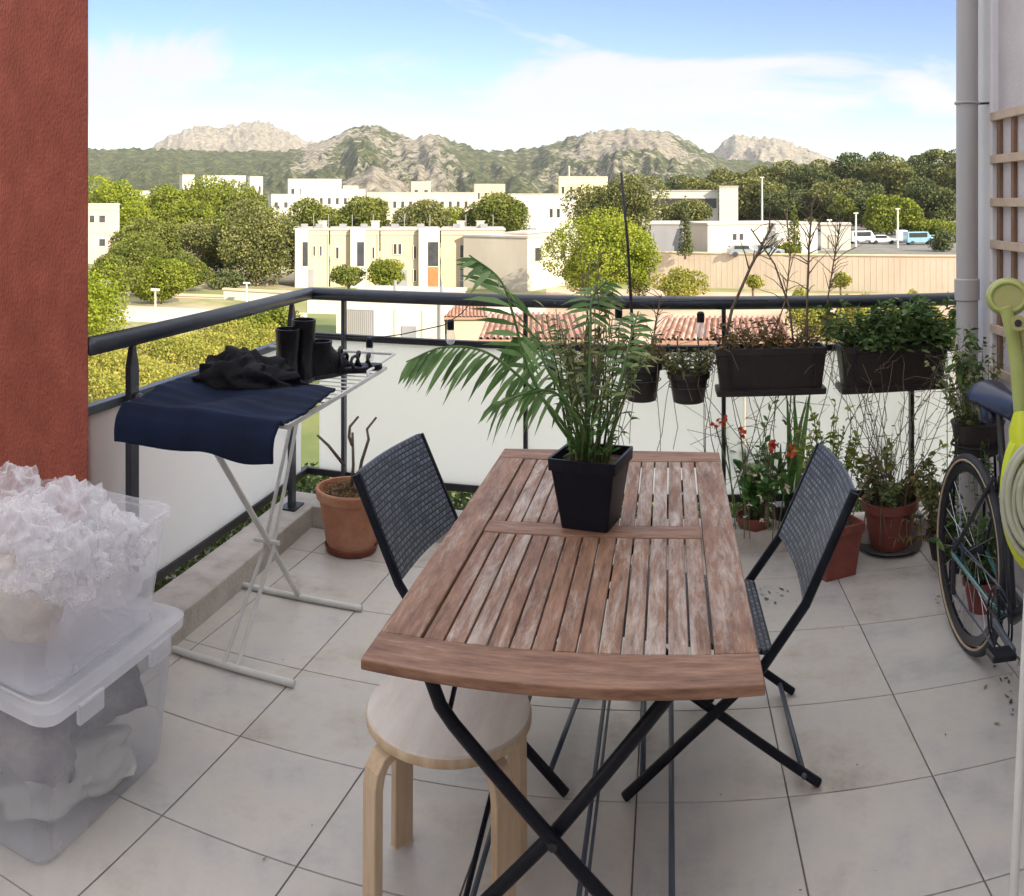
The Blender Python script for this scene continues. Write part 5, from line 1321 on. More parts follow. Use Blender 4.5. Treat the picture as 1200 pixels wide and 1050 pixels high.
T('round_bush', 'dark low bush at the foot of the large olive pine', 262, 318, 44, 108, 'crown_dark', 114, 'bush', crown_bot=338, dens=1.3)
T('broadleaf_tree', 'small olive tree peeking over the far side of the large pine, left of it', 262, 246, 40, 150, 'crown_mid', 115)
xt = [(150, 232, 60, 215, 'crown_bright', 'bright tree behind the pink building, between the two yellow green ones'), (222, 236, 60, 165, 'crown_bright', 'bright tree low in the middle of the left group, above the umbrella pine'),
      (268, 268, 66, 124, 'crown_mid', 'mid green tree filling the gap between umbrella pine and large pine'), (335, 252, 44, 150, 'crown_pine', 'dark tree between the large pine and the cream houses'),
      (170, 276, 60, 122, 'crown_mid', 'mid green tree left of the umbrella pine trunk'), (216, 300, 54, 104, 'crown_mid', 'low tree at the foot of the umbrella pine')]
for k, (px, yt, w_, r_, mt_, lb) in enumerate(xt): T('broadleaf_tree', lb, px, yt, w_, r_, mt_, 200 + k)
# row behind the terrace houses
for k, (px, yt, w_, r_, mt_, lb) in enumerate(((372, 236, 62, 150, 'crown_mid', 'round tree behind the cream houses, leftmost of their row'),
        (425, 232, 66, 152, 'crown_mid', 'round tree behind the cream houses, second from the left'),
        (497, 232, 74, 150, 'crown_pine', 'olive domed tree behind the cream houses left of the tallest round one'),
        (534, 238, 40, 158, 'crown_bright', 'small bright tree between two domed trees behind the cream houses'),
        (580, 226, 78, 145, 'crown_mid', 'large domed tree behind the cream houses nearest the white hall'))):
    T('broadleaf_tree', lb, px, yt, w_, r_, mt_, 120 + k, 'round', grp='round trees behind the cream houses', dens=1.2)
T('broadleaf_tree', 'bright lime tree in the middle beyond the railing behind the table palm', 705, 254, 108, 92, 'crown_lime', 130, 'round', crown_bot=345, dens=1.2)
T('broadleaf_tree', 'narrow lime tree standing right of the large lime one behind the stake', 748, 285, 40, 90, 'crown_lime', 131, 'round', crown_bot=345)
T('pine_tree', 'dark green large tree behind the lime tree in the middle', 722, 206, 98, 165, 'crown_pine', 132, 'round', dens=1.2)
T('pine_tree', 'olive wide pine between the lime tree and the white tower block', 806, 236, 70, 135, 'crown_pine', 133, 'umbrella', crown_bot=268, base_z=-5.2)
T('cypress', 'narrow dark cypress before the low garages, left one', 803, 232, 17, 108, 'crown_dark', 134, 'cypress', base_z=-5.2, grp='cypresses by the car park')
T('cypress', 'green cypress before the white garages, behind the dry stalks', 931, 240, 17, 112, 'crown_mid', 135, 'cypress', base_z=-5.2, grp='cypresses by the car park')
T('round_bush', 'yellow green bush at the foot of the right cypress', 925, 285, 30, 111, 'crown_bright', 136, 'bush', base_z=-5.2, crown_bot=301)
# right pine wood: individuals
rp = [(792, 206, 60, 260, 'crown_dark'), (830, 202, 60, 250, 'crown_pine'), (868, 190, 60, 255, 'crown_pine'), (905, 180, 70, 250, 'crown_pine'), (945, 186, 62, 240, 'crown_dark'),
      (965, 176, 52, 262, 'crown_pine'), (1000, 180, 66, 245, 'crown_dark'), (1027, 166, 46, 262, 'crown_dark'), (1045, 176, 62, 238, 'crown_pine'), (1080, 172, 62, 245, 'crown_dark'), (1106, 158, 56, 252, 'crown_pine'), (1128, 168, 60, 240, 'crown_pine'),
      (885, 214, 66, 215, 'crown_pine'), (925, 222, 60, 205, 'crown_dark'), (975, 210, 66, 205, 'crown_pine'), (1010, 214, 60, 195, 'crown_dark'), (1090, 212, 62, 200, 'crown_dark'), (846, 222, 44, 225, 'crown_dark')]
wds = ['first', 'second', 'third', 'fourth', 'fifth', 'sixth', 'seventh', 'eighth', 'ninth', 'tenth', 'eleventh', 'last']
for k, (px, yt, w_, r_, mt_) in enumerate(rp):
    if k < 12: lb = ('dark' if mt_ == 'crown_dark' else 'olive') + ' pine in the upper row of the wood on the right, ' + wds[k] + ' from the left'
    else: lb = ('dark' if mt_ == 'crown_dark' else 'olive') + ' pine in the nearer lower row of the right wood, ' + ['second from the left', 'third from the left', 'fourth from the left', 'fifth from the left', 'rightmost, next to the downpipe', 'leftmost, behind the white tower'][k - 12]
    T('pine_tree', lb, px, yt, w_ * 1.15, r_, mt_, 150 + k, 'pine', grp='pines of the wood on the right', base_z=-4, crown_bot=262, dens=1.25)
T('broadleaf_tree', 'bright green tree before the dark pines near the parked vans', 1045, 222, 62, 175, 'crown_bright', 180, 'round', base_z=-5.2, crown_bot=276)
T('broadleaf_tree', 'small green tree left of the bright one by the car park', 985, 228, 30, 180, 'crown_mid', 181, 'round', base_z=-5.2, crown_bot=262)
T('round_bush', 'low green hedge bush beyond the vans beside the downpipe', 1092, 258, 62, 178, 'crown_bright', 182, 'bush', base_z=-5.2, crown_bot=278)
T('round_bush', 'dark bush at the right end of the car park next to the downpipe', 1106, 268, 30, 120, 'crown_dark', 183, 'bush', base_z=-5.2, crown_bot=300)
# low shrubs before houses
T('round_bush', 'low shrub before the cream houses, right one', 447, 306, 52, 98, 'crown_bright', 184, 'bush', crown_bot=330)
T('round_bush', 'low shrub before the cream houses, left one', 408, 314, 44, 99, 'crown_mid', 185, 'bush', crown_bot=332)
T('round_bush', 'yellow shrub below the playground wall right of the lime tree', 795, 318, 62, 88, 'hedge_gold', 186, 'bush', crown_bot=345)
T('round_bush', 'small yellow green shrub before the beige boundary wall', 985, 318, 24, 95, 'hedge_gold', 187, 'bush', crown_bot=338)
T('round_bush', 'small yellow shrub before the beige boundary wall, left of the stalks', 882, 320, 24, 95, 'hedge_gold', 188, 'bush', crown_bot=338)
# hedges
def hedge(name, label, p0, p1, h, wdt, mat, n, ls, seed, grp=None):
    rs = np.random.RandomState(seed); p0, p1 = Vector(p0), Vector(p1); d = p1 - p0; s_ = Vector((d.y, -d.x, 0)).normalized()
    u = rs.uniform(0, 1, n); v = rs.uniform(-1, 1, n); zz = 1 - np.abs(rs.normal(0, .30, n)); zz = np.clip(zz, 0, 1)
    hh = h * (1 + .18 * np.sin(u * 19 + seed) + .12 * np.sin(u * 47))
    o_ = (p0 + p1) / 2
    pts = np.stack([p0.x + d.x * u + s_.x * v * wdt, p0.y + d.y * u + s_.y * v * wdt, p0.z + zz * hh * (1 - .25 * v * v)], 1)
    o = quads(name, pts, ls, mat, None, seed, flat=.4, origin=tuple(o_), aspect=.75)
    return tag(o, label, 'hedge', grp)
def G(px, r, z=GZ): p = R(px, 300, r); return (p.x, p.y, z)
hedge('long_hedge', 'golden yellow hedge seen between the left handrail and the panels', G(60, 44), G(330, 56), 2.7, 5.0, 'hedge_gold', 52000, .07, 5)
hedge('long_hedge', 'green leafy hedge beside the golden one near the railing corner', G(262, 58), G(345, 62), 3.0, 1.6, 'crown_bright', 14000, .085, 6)
hedge('long_hedge', 'yellow green hedge below the beige boundary wall behind the window boxes', G(930, 62), G(1130, 60), 3.6, 2.0, 'hedge_gold', 28000, .09, 7)
hedge('long_hedge', 'low bright green verge at the far left under the handrail', G(60, 52), G(128, 60), 5.2, 1.5, 'crown_lime', 14000, .09, 8)

# wide woodland band between suburb and hills
rs = np.random.RandomState(21); lob = []
for i in range(520):
    px = rs.uniform(-60, 1260); r = rs.uniform(300, 1150) ; t_ = az(px); s_ = rs.uniform(7, 15)
    hz = rs.uniform(5, 12) * (1 if px < 780 else 1.2); lob.append((r * math.sin(t_), r * math.cos(t_), GZ + hz * .45, s_, s_, hz * .7))
pts = lobes_points(lob, 60000, rs); pts = pts[pts[:, 2] > GZ]
o = quads('far_wood', pts, 1.25, 'crown_mid', None, 22, flat=.6, aspect=.75); tag(o, kind='stuff')

# ---- buildings
def bldg(name, label, px0, px1, r0, r1, ytop, zbase, depth, mat, wins=(), roof='roof_flat', cat='building', grp=None, extra=None):
    A = R(px0, 300, r0); B = R(px1, 300, r1); A.z = B.z = 0; rm = (r0 + r1) / 2
    zt = zat(ytop, rm) - zbase
    d = (B - A); L_ = d.length; d.normalize(); nrm = Vector((-d.y, d.x, 0))      # away from the viewer
    ori = Vector((A.x, A.y, zbase)); ang = math.atan2(d.y, d.x)
    t = thing(name, label, cat, ori, ang, grp)
    MB().box((0, 0, 0), (L_, depth, zt)).build('wall', mat, t)
    m = MB(); o_ = .12
    m.box((-o_, -o_, zt), (L_ + o_, depth + o_, zt + .22)); m.build('roof', roof, t)
    for (u0, u1, za, zb, wm, fm) in wins:
        x0, x1, z0, z1 = L_ * u0, L_ * u1, zt * za, zt * zb
        w_ = MB().box((x0, -.06, z0), (x1, -.004, z1)).build('window', wm, t)
        if fm:
            m = MB(); e = .09
            m.box((x0 - e, -.12, z0 - e), (x1 + e, -.004, z0)); m.box((x0 - e, -.12, z1), (x1 + e, -.004, z1 + e)); m.box((x0 - e, -.12, z0), (x0, -.004, z1)); m.box((x1, -.12, z0), (x1 + e, -.004, z1))
            m.build('frame', fm, w_)
    return t, L_, zt, depth
gH = 'cream terraced houses beyond the railing'
RB = 110
def house(label, px0, px1, bay, wins, ytop=270, mat='w_cream'):
    t, L_, zt, dp = bldg('terraced_house', label, px0, px1 - .6, RB, RB, ytop, GZ, 9, mat, wins, cat='house', grp=gH)
    if bay:
        u0, u1 = [(b - px0) / (px1 - px0) * L_ for b in bay[:2]]
        by = MB().box((u0, -.9, 0), (u1, -.01, zt + .25)).build('stair_bay', 'w_white', t)
        v0, v1 = [(b - px0) / (px1 - px0) * L_ for b in bay[2:4]]
        MB().box((v0, -.97, zt * .38), (v1, -.91, zt * .80)).build('bay_window', 'w_dark', by)
        if len(bay) > 4: MB().box((v0, -.975, 0.1), (v1, -.91, zt * .36)).build('bay_door', bay[4], by)
    for u in (.18, .62):
        w_ = MB().box((L_ * u, 2, zt + .22), (L_ * u + .9, 3, zt + .75)).build('roof_hatch', 'w_grey', t); MB().tube([(L_ * u + 1.6, 3, zt + .2), (L_ * u + 1.6, 3, zt + 1.9)], .05, 6).build('aerial', 'w_grey', t)
    MB().box((0, -.14, zt - .5), (L_, -.004, zt - .38)).build('cornice', 'w_white', t)
    MB().tube([(L_ * .97, -.1, 0), (L_ * .97, -.1, zt - .5)], .07, 6).build('drainpipe', 'w_beige', t)
    MB().box((L_ * .3, -.10, 0), (L_ * .3 + 1.1, -.004, 2.1)).build('front_door', 'w_grey', t)
    return t
FW = 'w_white'
house('leftmost cream terraced house with slim dark windows beside the large pine', 345, 386, (346, 361, 355, 361), [(.55, .60, .55, .72, 'w_dark', FW), (.74, .79, .55, .72, 'w_dark', FW)])
house('second cream terraced house from the left with a white stair bay and dark window', 387, 445, (411, 428, 419, 427), [(.12, .17, .5, .7, 'w_dark', FW), (.86, .90, .5, .7, 'w_dark', FW)])
house('third cream terraced house from the left with grey and rust panels in its bay', 446, 516, (491, 515, 502, 514, 'rust'), [(.22, .27, .58, .76, 'w_dark', FW), (.30, .35, .58, .76, 'w_dark', FW), (.56, .60, .5, .72, 'w_dark', FW), (.56, .60, .1, .3, 'w_dark', FW)])
house('fourth cream terraced house from the left next to the orange block', 517, 592, None, [(.30, .36, .52, .74, 'w_dark', FW), (.45, .50, .52, .74, 'w_dark', FW), (.86, .92, .5, .76, 'w_dark', FW), (.30, .36, .12, .32, 'w_dark', FW)], ytop=270)
t, L_, zt, dp = bldg('orange_house', 'orange walled block at the right end of the cream houses', 593, 617, 109, 108, 274, GZ, 8, 'w_orange', [(.05, .98, .0, .26, 'w_dark', None), (.0, .25, .3, 1.0, 'w_white', None)], cat='house')
t, L_, zt, dp = bldg('end_house', 'house with pale upper band and grey shaded gable right of the orange block', 618, 690, 104, 118, 276, GZ, 9, 'w_beige', [(.1, .2, .55, .8, 'w_dark', FW), (.5, .58, .55, .8, 'w_dark', FW)], cat='house')
# rooftop chimneys on terrace
for k, (px, lb) in enumerate(((378, 'leftmost'), (440, 'second'), (540, 'third'), (563, 'rightmost'))):
    p = R(px, 300, RB + 3); zc = zat(270, RB) + .23
    solo(MB().box((p.x - .4, p.y - .4, zc), (p.x + .4, p.y + .4, zc + .8)).box((p.x - .5, p.y - .5, zc + .8), (p.x + .5, p.y + .5, zc + .9)), 'roof_vent', 'w_white', lb + ' small pale roof vent on the cream terraced houses', 'roof vent', (p.x, p.y, zc), 'roof vents of the cream houses')
bldg('pink_building', 'pinkish two storey building at the far left edge beside the red wall', 70, 140, 150, 150, 240, GZ, 14, 'w_pink', [(.50, .58, .70, .82, 'w_dark', FW), (.66, .76, .70, .82, 'w_dark', FW), (.0, 1.0, .90, .93, 'w_cream', None), (.0, 1.0, .52, .55, 'w_cream', None), (.66, .76, .3, .42, 'w_dark', FW)])
# far pale buildings
far = [(214, 228, 480, 205, 'w_white', 6, 'small white block far away, leftmost below the wooded slope'), (238, 288, 500, 206, 'w_white', 7, 'long white slab far away above the left trees'), (293, 308, 490, 207, 'w_white', 5, 'small white cube right of the long white slab'),
       (148, 176, 330, 224, 'w_white', 6, 'low white building between the yellow green trees at the left'), (338, 400, 430, 210, 'w_white', 14, 'white apartment block with dark windows at the foot of the hills, left'), (402, 420, 450, 218, 'w_cream', 8, 'small cream house right of the white apartment block'),
       (318, 352, 330, 228, 'w_white', 8, 'white low villa in front of the white apartment block, left'), (353, 428, 340, 222, 'w_white', 8, 'long white villa row with small dark windows above the round trees'), (482, 505, 520, 213, 'w_cream', 8, 'cream cottages right of the pale mound'),
       (430, 560, 300, 226, 'w_beige', 8, 'long low beige hall behind the round trees'), (556, 592, 420, 216, 'w_cream', 7, 'cream house above the long low hall'), (592, 676, 185, 228, 'w_white', 12, 'large white hall in the middle beyond the grey gable'),
       (655, 712, 440, 207, 'w_yellow', 8, 'yellowish long building above the white hall')]
for k, (a, b, r_, yt, mt_, dp, lb) in enumerate(far):
    n = max(2, int((b - a) / 9)); wins = []
    if r_ > 300 or k == 9:
        for i in range(n):
            u = (i + .5) / n; wins.append((u - .18 / n, u + .18 / n, .62, .78, 'w_dark', None))
    else: wins = [((3.2) / 12, 5.2 / 12, .25, .42, 'w_grey', None), (.62, .66, .6, .75, 'w_dark', None), (.72, .76, .6, .75, 'w_dark', None)]
    bldg('distant_building', lb, a, b, r_, r_ + 2, yt, GZ, dp, mt_, wins, grp='distant pale buildings')
# car park plateau, retaining wall, garages
def poly_px(pts, z=None): return [(R(px, 300, r).x, R(px, 300, r).y) for px, r in pts]
struct(MB().prism(poly_px([(763, 112), (1180, 104), (1180, 300), (763, 300)]), GZ - .5, -5.2), 'car_park', 'asphalt')
A = poly_px([(764, 111.9), (1165, 103.4)]); d = Vector((A[1][0] - A[0][0], A[1][1] - A[0][1], 0)); L_ = d.length; an = math.atan2(d.y, d.x)
t = thing('boundary_wall', 'long beige boundary wall with ribbed panels below the car park', 'wall', (A[0][0], A[0][1], GZ), an)
MB().box((0, -.5, 0), (L_, -.02, 4.15)).build('wall_panel', 'w_wall', t)
MB().box((0, -.6, 4.15), (L_, .0, 4.3)).build('coping', 'w_yellow', t)
m = MB()
for i in range(60): x = L_ * (i + .5) / 60; m.box((x - .04, -.515, .1), (x + .04, -.5, 4.1))
m.build('ribs', 'w_wall', t)
bldg('garage_block', 'low grey walled garage left of the cypress', 763, 800, 114, 114, 263, -5.2, 12, 'w_grey', [(.1, .4, .1, .7, 'w_grey', None)], cat='garage')
bldg('garage_block', 'beige end section of the low garages right of the cypress', 808, 829, 113, 111, 263, -5.2, 12, 'w_beige', [], cat='garage')
bldg('garage_block', 'long white garage block with small windows behind the dry stalks', 830, 958, 111, 116, 263, -5.2, 12, 'w_white', [(.22, .25, .5, .7, 'w_dark', None), (.28, .31, .5, .7, 'w_dark', None), (.18, .21, .12, .3, 'w_dark', None), (.5, .6, .1, .55, 'w_beige', FW), (.72, .80, .1, .6, 'w_beige', FW)], cat='garage')
bldg('garage_block', 'white garage annex with slanting ramp wall near the car park trees', 962, 997, 122, 122, 264, -5.2, 8, 'w_white', [(.3, .6, .1, .6, 'w_beige', FW)], cat='garage')
bldg('white_tower', 'tall white windowless tower rising above the garages', 843, 865, 168, 168, 219, -5.2, 10, 'w_white', [(.1, .9, .96, .97, 'w_beige', None)])
bldg('flat_roof_school', 'long flat roofed pale building left of the white tower', 764, 842, 170, 170, 224, -5.2, 14, 'w_white', [(.03, .97, .62, .84, 'w_dark', 'w_white')])
t, L_, zt, dp = bldg('low_white_building', 'low white building with slatted shutters just beyond the railing', 394, 520, 62, 60, 352, GZ, 8, 'w_white', [(.10, .36, .30, .82, 'w_beige', FW), (.55, .57, .0, .85, 'w_beige', None), (.80, .82, .0, .85, 'w_beige', None)])
for k in range(14):
    x = L_ * .10 + (L_ * .26) * (k + .5) / 14; MB().box((x - .035, -.10, zt * .30), (x + .035, -.062, zt * .82)).build('shutter_slat', 'w_grey', t)
MB().box((L_ * .62, -.08, 0), (L_ * .62 + 1.0, -.004, 2.1)).build('door', 'w_grey', t)
MB().box((L_ * .7, 1.2, zt + .22), (L_ * .7 + .9, 1.9, zt + .8)).build('air_conditioner', 'w_beige', t)
MB().tube([(L_ * .97, -.12, 0), (L_ * .97, -.12, zt)], .06, 6).build('drainpipe', 'w_grey', t)
for k in (.45, .9): MB().tube([(L_ * k, 3, zt), (L_ * k, 3, zt + 1.1)], .12, 8).build('flue', 'w_grey', t)
# playground wall
bldg('playground_wall', 'pink and orange low playground wall below the garages', 771, 806, 118, 118, 294, GZ, .4, 'w_pink', [(.05, .5, .55, .85, 'w_orange', None), (.35, .75, .1, .35, 'w_red', None)], roof='w_cream', cat='wall')
# terrace path walls left
for k, (a, b, r0_, r1_, yt, mt_, lb) in enumerate(((130, 262, 100, 96, 346, 'w_pink', 'low pinkish garden wall above the golden hedge at the left'), (262, 345, 96, 92, 342, 'w_white', 'low white garden wall right of the pinkish one near the handrail corner'))):
    bldg('garden_wall', lb, a, b, r0_, r1_, yt, GZ, .35, mt_, [], roof='w_cream', cat='wall', grp='low garden walls at the left')
# tiled roofs: houses nearer to the viewer
def tiled(label, px0, px1, r0, r1, yeave, yridge, zb=GZ):
    A = R(px0, 300, r0); B = R(px1, 300, r0); d = B - A; d.z = 0; L_ = d.length; d.normalize(); an = math.atan2(d.y, d.x)
    ze = zat(yeave, r0) - zb; zr_ = zat(yridge, r1) - zb; dp = r1 - r0
    t = thing('tiled_house', label, 'house', (A.x, A.y, zb), an, 'houses with red tiled roofs')
    MB().box((.2, .2, 0), (L_ - .2, dp - .2, ze - .2)).build('wall', 'w_cream', t)
    MB().hexa([Vector((0, 0, ze - .15)), Vector((L_, 0, ze - .15)), Vector((L_, dp, zr_ - .15)), Vector((0, dp, zr_ - .15))], [Vector((0, 0, ze)), Vector((L_, 0, ze)), Vector((L_, dp, zr_)), Vector((0, dp, zr_))]).build('roof', 'roof_tile', t)
    m = MB(); n = int(L_ / .24); cols = 9
    for i in range(n):
        x = L_ * (i + .5) / n
        for j in range(cols):
            u0, u1 = j / cols, (j + 1) / cols; p = Vector((x, dp * u0, ze + (zr_ - ze) * u0 + .03)); q = Vector((x, dp * u1, ze + (zr_ - ze) * u1 + .05)); m.tube([p, q], [.085, .07], 5, cap=False)
    m.build('roof_tiles', 'roof_tile', t)
    return t
tiled('red tiled roof house behind the palm leaves left of the stake', 560, 690, 34, 42, 398, 368)
tiled('red tiled roof house seen between stake and long window box', 765, 930, 34, 41, 399, 372)
tiled('small red tiled roof further back left, behind the string light bulb', 520, 572, 60, 66, 372, 352)
struct(MB().prism(poly_px([(395, 48), (560, 46), (560, 56), (395, 58)]), GZ + .004, GZ + .15), 'pavement', 'roof_flat')
M['dirt'] = pm('dirt', [(.30, .20, .13), (.42, .30, .21), (.5, .38, .28)], .12, .95, .2, 3)
struct(MB().prism(poly_px([(640, 66), (1200, 62), (1200, 102), (640, 110)]), GZ - .2, GZ + .03), 'yard', 'dirt')
M['path'] = pm('path', [(.42, .36, .30), (.55, .48, .42)], .3, .95, .2, 3)
struct(MB().prism(poly_px([(110, 80), (360, 74), (360, 84), (110, 92)]), GZ - .2, GZ + .05), 'path', 'path')
struct(MB().prism(poly_px([(360, 84), (640, 82), (640, 92), (360, 95)]), GZ - .2, GZ + .045), 'road', 'path')
# poles
for k, (px, yt, r_, zb, lb) in enumerate(((893, 208, 150, -5.2, 'tall pale lamp pole before the pines right of the white tower'), (1003, 250, 130, -5.2, 'lamp pole at the car park left of the vans'), (1052, 245, 128, -5.2, 'lamp pole at the car park before the bright tree'),
        (972, 258, 126, -5.2, 'thin pole beside the white garage annex'), (124, 330, 60, GZ, 'short pale post at the far left near the handrail'), (182, 340, 70, GZ, 'short pale post above the golden hedge'), (289, 332, 92, GZ, 'small post at the foot of the large pine'), (667, 195, 300, GZ, 'distant pale mast above the yellowish building'))):
    p = R(px, 300, r_); h = zat(yt, r_) - zb
    t = thing('lamp_pole', lb, 'pole', (p.x, p.y, zb), 0, 'slim poles beyond the railing')
    MB().tube([(0, 0, 0), (0, 0, h)], [.11 * r_ / 100 + .02, .07 * r_ / 100 + .02], 8).build('mast', 'pole_pale', t)
    MB().box((-.35, -.12, h - .05), (.35, .12, h + .12)).build('lamp_head', 'pole_pale', t)
# vehicles
def car(kind, mat, label, px, r, an):
    p = R(px, 300, r); t = thing('parked_' + kind, label, kind, (p.x, p.y, -5.2), an, 'vehicles in the far car park')
    L_, W, Hh = (4.9, 1.9, 2.0) if kind == 'van' else (4.2, 1.75, 1.42)
    if kind == 'van': prof = [(-L_ / 2, .35), (L_ / 2, .35), (L_ / 2, .95), (L_ / 2 - .9, 1.15), (L_ / 2 - 1.5, Hh), (-L_ / 2, Hh)]
    else: prof = [(-L_ / 2, .3), (L_ / 2, .3), (L_ / 2, .75), (L_ / 2 - 1.1, .92), (L_ / 2 - 1.8, Hh), (-L_ / 2 + .9, Hh), (-L_ / 2 + .1, .95)]
    n = len(prof); vs = [(x, -W / 2, z) for x, z in prof] + [(x, W / 2, z) for x, z in prof]
    MB().add(vs, [tuple(range(n)), tuple(range(2 * n - 1, n - 1, -1))] + [(i, n + i, n + (i + 1) % n, (i + 1) % n) for i in range(n)]).build('body', mat, t, bevel=.08)
    zt_, zw = (Hh - .15, 1.15) if kind == 'van' else (Hh - .08, .95)
    x1, x2 = (-L_ / 2 + .3, L_ / 2 - 1.6) if kind == 'van' else (-L_ / 2 + .75, L_ / 2 - 1.65)
    MB().box((x1, -W / 2 - .01, zw), (x2, W / 2 + .01, zt_)).build('side_windows', 'car_glass', t)
    for x in (-L_ / 2 + .85, L_ / 2 - .85):
        for y in (-W / 2 + .05, W / 2 - .05): MB().tube([(x, y - .1, .32), (x, y + .1, .32)], .32, 14).build('wheel', 'tyre', t)
car('car', 'car_grey', 'grey car parked before the white garages', 872, 108.5, .1)
car('car', 'car_grey', 'dark car parked next to the ramp, right of the cypress', 898, 110, .2)
car('van', 'car_white', 'white van parked leftmost in the far row of the car park', 1012, 142, .2)
car('car', 'car_white', 'white car between the vans in the far row', 1035, 140, -.1)
car('van', 'car_white', 'white van parked right of the white car', 1055, 146, 1.4)
car('van', 'car_blue', 'light blue van parked near the downpipe end of the car park', 1078, 138, .1)
car('car', 'car_grey', 'grey car parked rightmost next to the dark bush', 1098, 140, .1)

# ---- air
m_, nt, b = newmat('haze'); nt.nodes.remove(b)
pv = N(nt, 'ShaderNodeVolumePrincipled', Density=.00007); pv.inputs['Color'].default_value = (.93, .96, 1.0, 1); pv.inputs['Anisotropy'].default_value = .2
nt.links.new(pv.outputs[0], nt.nodes['Material Output'].inputs['Volume'])
struct(MB().box((-5000, -5000, GZ - 1.0), (5000, 5000, 420)), 'haze', m_, kind='stuff')
# ================================================================== SKY, SUN, CAMERA
W = bpy.data.worlds.new('World'); S.world = W; W.use_nodes = True
CLOUD_FILL = 10.3  # brightness of unseen overhead clouds, added as fill light for the shaded balcony
nt = W.node_tree; bg = nt.nodes['Background']
EL, AZS = math.radians(27), math.radians(128)      # sun azimuth measured from +y towards +x
sky = nt.nodes.new('ShaderNodeTexSky'); sky.sky_type = 'NISHITA'; sky.sun_disc = False
sky.sun_elevation = EL; sky.sun_rotation = AZS; sky.air_density = 1.0; sky.dust_density = .5; sky.ozone_density = 2.2
tc = nt.nodes.new('ShaderNodeTexCoord'); mp = nt.nodes.new('ShaderNodeMapping'); mp.inputs['Scale'].default_value = (1.0, 1.0, 3.2); mp.inputs['Location'].default_value = (.3, 1.2, .10)
nt.links.new(tc.outputs['Generated'], mp.inputs[0])
n1 = N(nt, 'ShaderNodeTexNoise', Scale=2.6, Detail=10.0, Roughness=.60, Distortion=.9); nt.links.new(mp.outputs[0], n1.inputs['Vector'])
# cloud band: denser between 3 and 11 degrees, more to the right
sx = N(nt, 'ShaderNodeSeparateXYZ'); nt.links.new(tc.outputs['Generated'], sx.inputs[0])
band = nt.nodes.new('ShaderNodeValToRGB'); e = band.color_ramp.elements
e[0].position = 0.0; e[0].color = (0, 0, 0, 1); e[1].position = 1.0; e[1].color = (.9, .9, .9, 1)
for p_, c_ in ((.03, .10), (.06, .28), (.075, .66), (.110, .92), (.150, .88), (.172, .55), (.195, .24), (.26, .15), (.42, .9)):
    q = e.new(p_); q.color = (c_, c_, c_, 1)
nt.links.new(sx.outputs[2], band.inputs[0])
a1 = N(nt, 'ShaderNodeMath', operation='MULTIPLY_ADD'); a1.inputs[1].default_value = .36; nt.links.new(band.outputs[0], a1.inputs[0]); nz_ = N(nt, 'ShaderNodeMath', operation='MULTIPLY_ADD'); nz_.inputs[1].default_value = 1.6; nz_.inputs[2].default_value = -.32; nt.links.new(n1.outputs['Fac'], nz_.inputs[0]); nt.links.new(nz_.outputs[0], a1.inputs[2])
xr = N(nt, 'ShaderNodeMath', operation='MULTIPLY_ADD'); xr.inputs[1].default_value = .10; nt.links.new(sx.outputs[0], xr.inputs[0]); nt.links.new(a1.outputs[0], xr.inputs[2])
mr = N(nt, 'ShaderNodeMapRange'); mr.interpolation_type = 'SMOOTHSTEP'; mr.inputs[1].default_value = .60; mr.inputs[2].default_value = .82; mr.inputs[4].default_value = .95; nt.links.new(xr.outputs[0], mr.inputs[0])
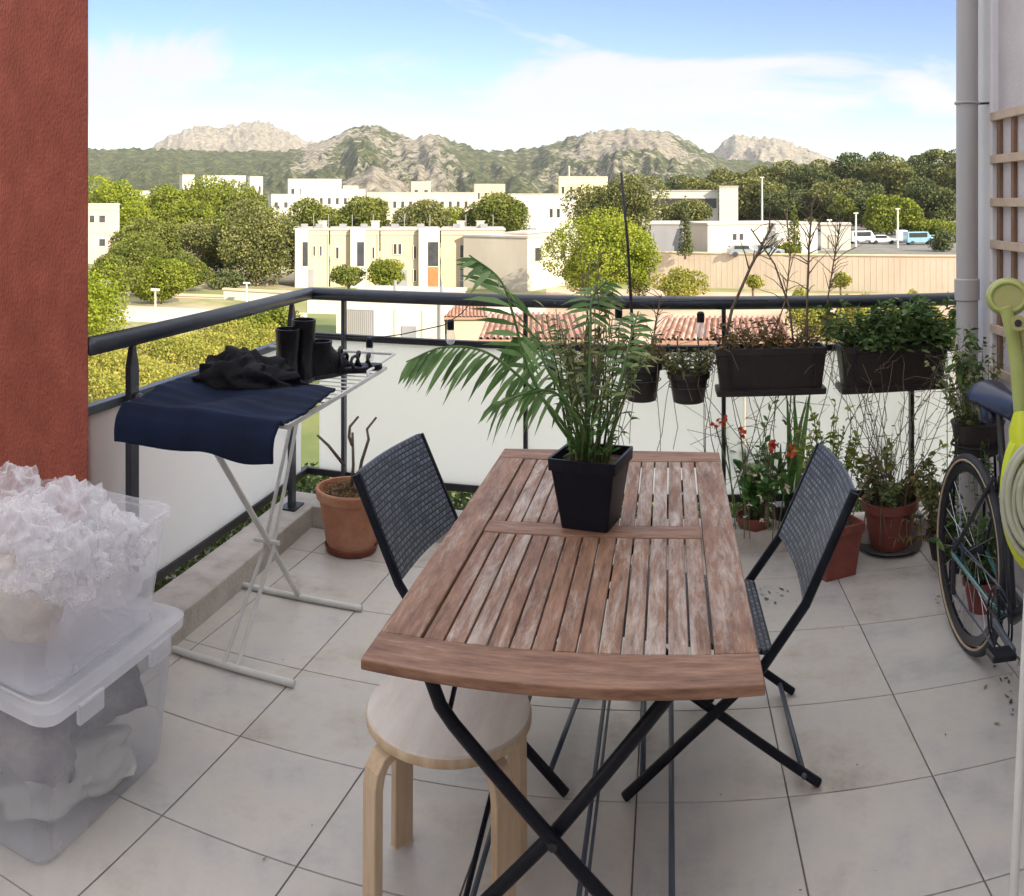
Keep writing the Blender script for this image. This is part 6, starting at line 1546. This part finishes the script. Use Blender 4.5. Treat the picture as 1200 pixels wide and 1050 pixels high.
mx = N(nt, 'ShaderNodeMix', data_type='RGBA'); nt.links.new(mr.outputs[0], mx.inputs[0]); hs = N(nt, 'ShaderNodeHueSaturation', Saturation=1.22, Value=.98); hs.inputs['Hue'].default_value = .524; nt.links.new(sky.outputs[0], hs.inputs['Color']); nt.links.new(hs.outputs[0], mx.inputs[6]); cc_ = nt.nodes.new('ShaderNodeValToRGB'); ce = cc_.color_ramp.elements; ce[0].position = .25; ce[0].color = (4.15, 4.12, 4.12, 1); ce[1].position = .50; ce[1].color = (CLOUD_FILL * 1.02, CLOUD_FILL, CLOUD_FILL * .98, 1); nt.links.new(sx.outputs[2], cc_.inputs[0]); nt.links.new(cc_.outputs[0], mx.inputs[7])
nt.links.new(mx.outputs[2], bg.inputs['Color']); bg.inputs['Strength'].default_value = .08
sd = bpy.data.lights.new('sun', 'SUN'); sd.energy = 3.8; sd.angle = math.radians(.53); sd.color = (1, .90, .72)
so = bpy.data.objects.new('sun', sd); C.objects.link(so)
sdir = Vector((math.sin(AZS) * math.cos(EL), math.cos(AZS) * math.cos(EL), math.sin(EL)))
so.rotation_euler = sdir.to_track_quat('Z', 'Y').to_euler(); so.location = (0, -2, 30)
cd = bpy.data.cameras.new('camera'); co_ = bpy.data.objects.new('camera', cd); C.objects.link(co_); S.camera = co_
co_.location = (0, 0, H); co_.rotation_euler = (PI / 2, 0, YAW)
cd.type = 'PANO'; cd.panorama_type = 'CENTRAL_CYLINDRICAL'
cd.central_cylindrical_range_u_min = -600 / F; cd.central_cylindrical_range_u_max = 600 / F
SH = (525 - Y0) / 1200; off = (525 - Y0) - SH * 1050
cd.central_cylindrical_range_v_min = -(525 + off) / F; cd.central_cylindrical_range_v_max = (525 - off) / F
cd.central_cylindrical_radius = 1.0
cd.sensor_width = 36; cd.lens = 18 / math.tan(600 / F); cd.shift_y = -SH
cd.clip_start = .05; cd.clip_end = 20000
S.render.engine = 'CYCLES'
S.cycles.max_bounces = 10; S.cycles.transparent_max_bounces = 16; S.cycles.use_denoising = True
S.view_settings.view_transform = 'Standard'; S.view_settings.look = 'None'; S.view_settings.exposure = 1.5; S.view_settings.gamma = 1
for o in bpy.data.objects:
    if '_world' in o: del o['_world']
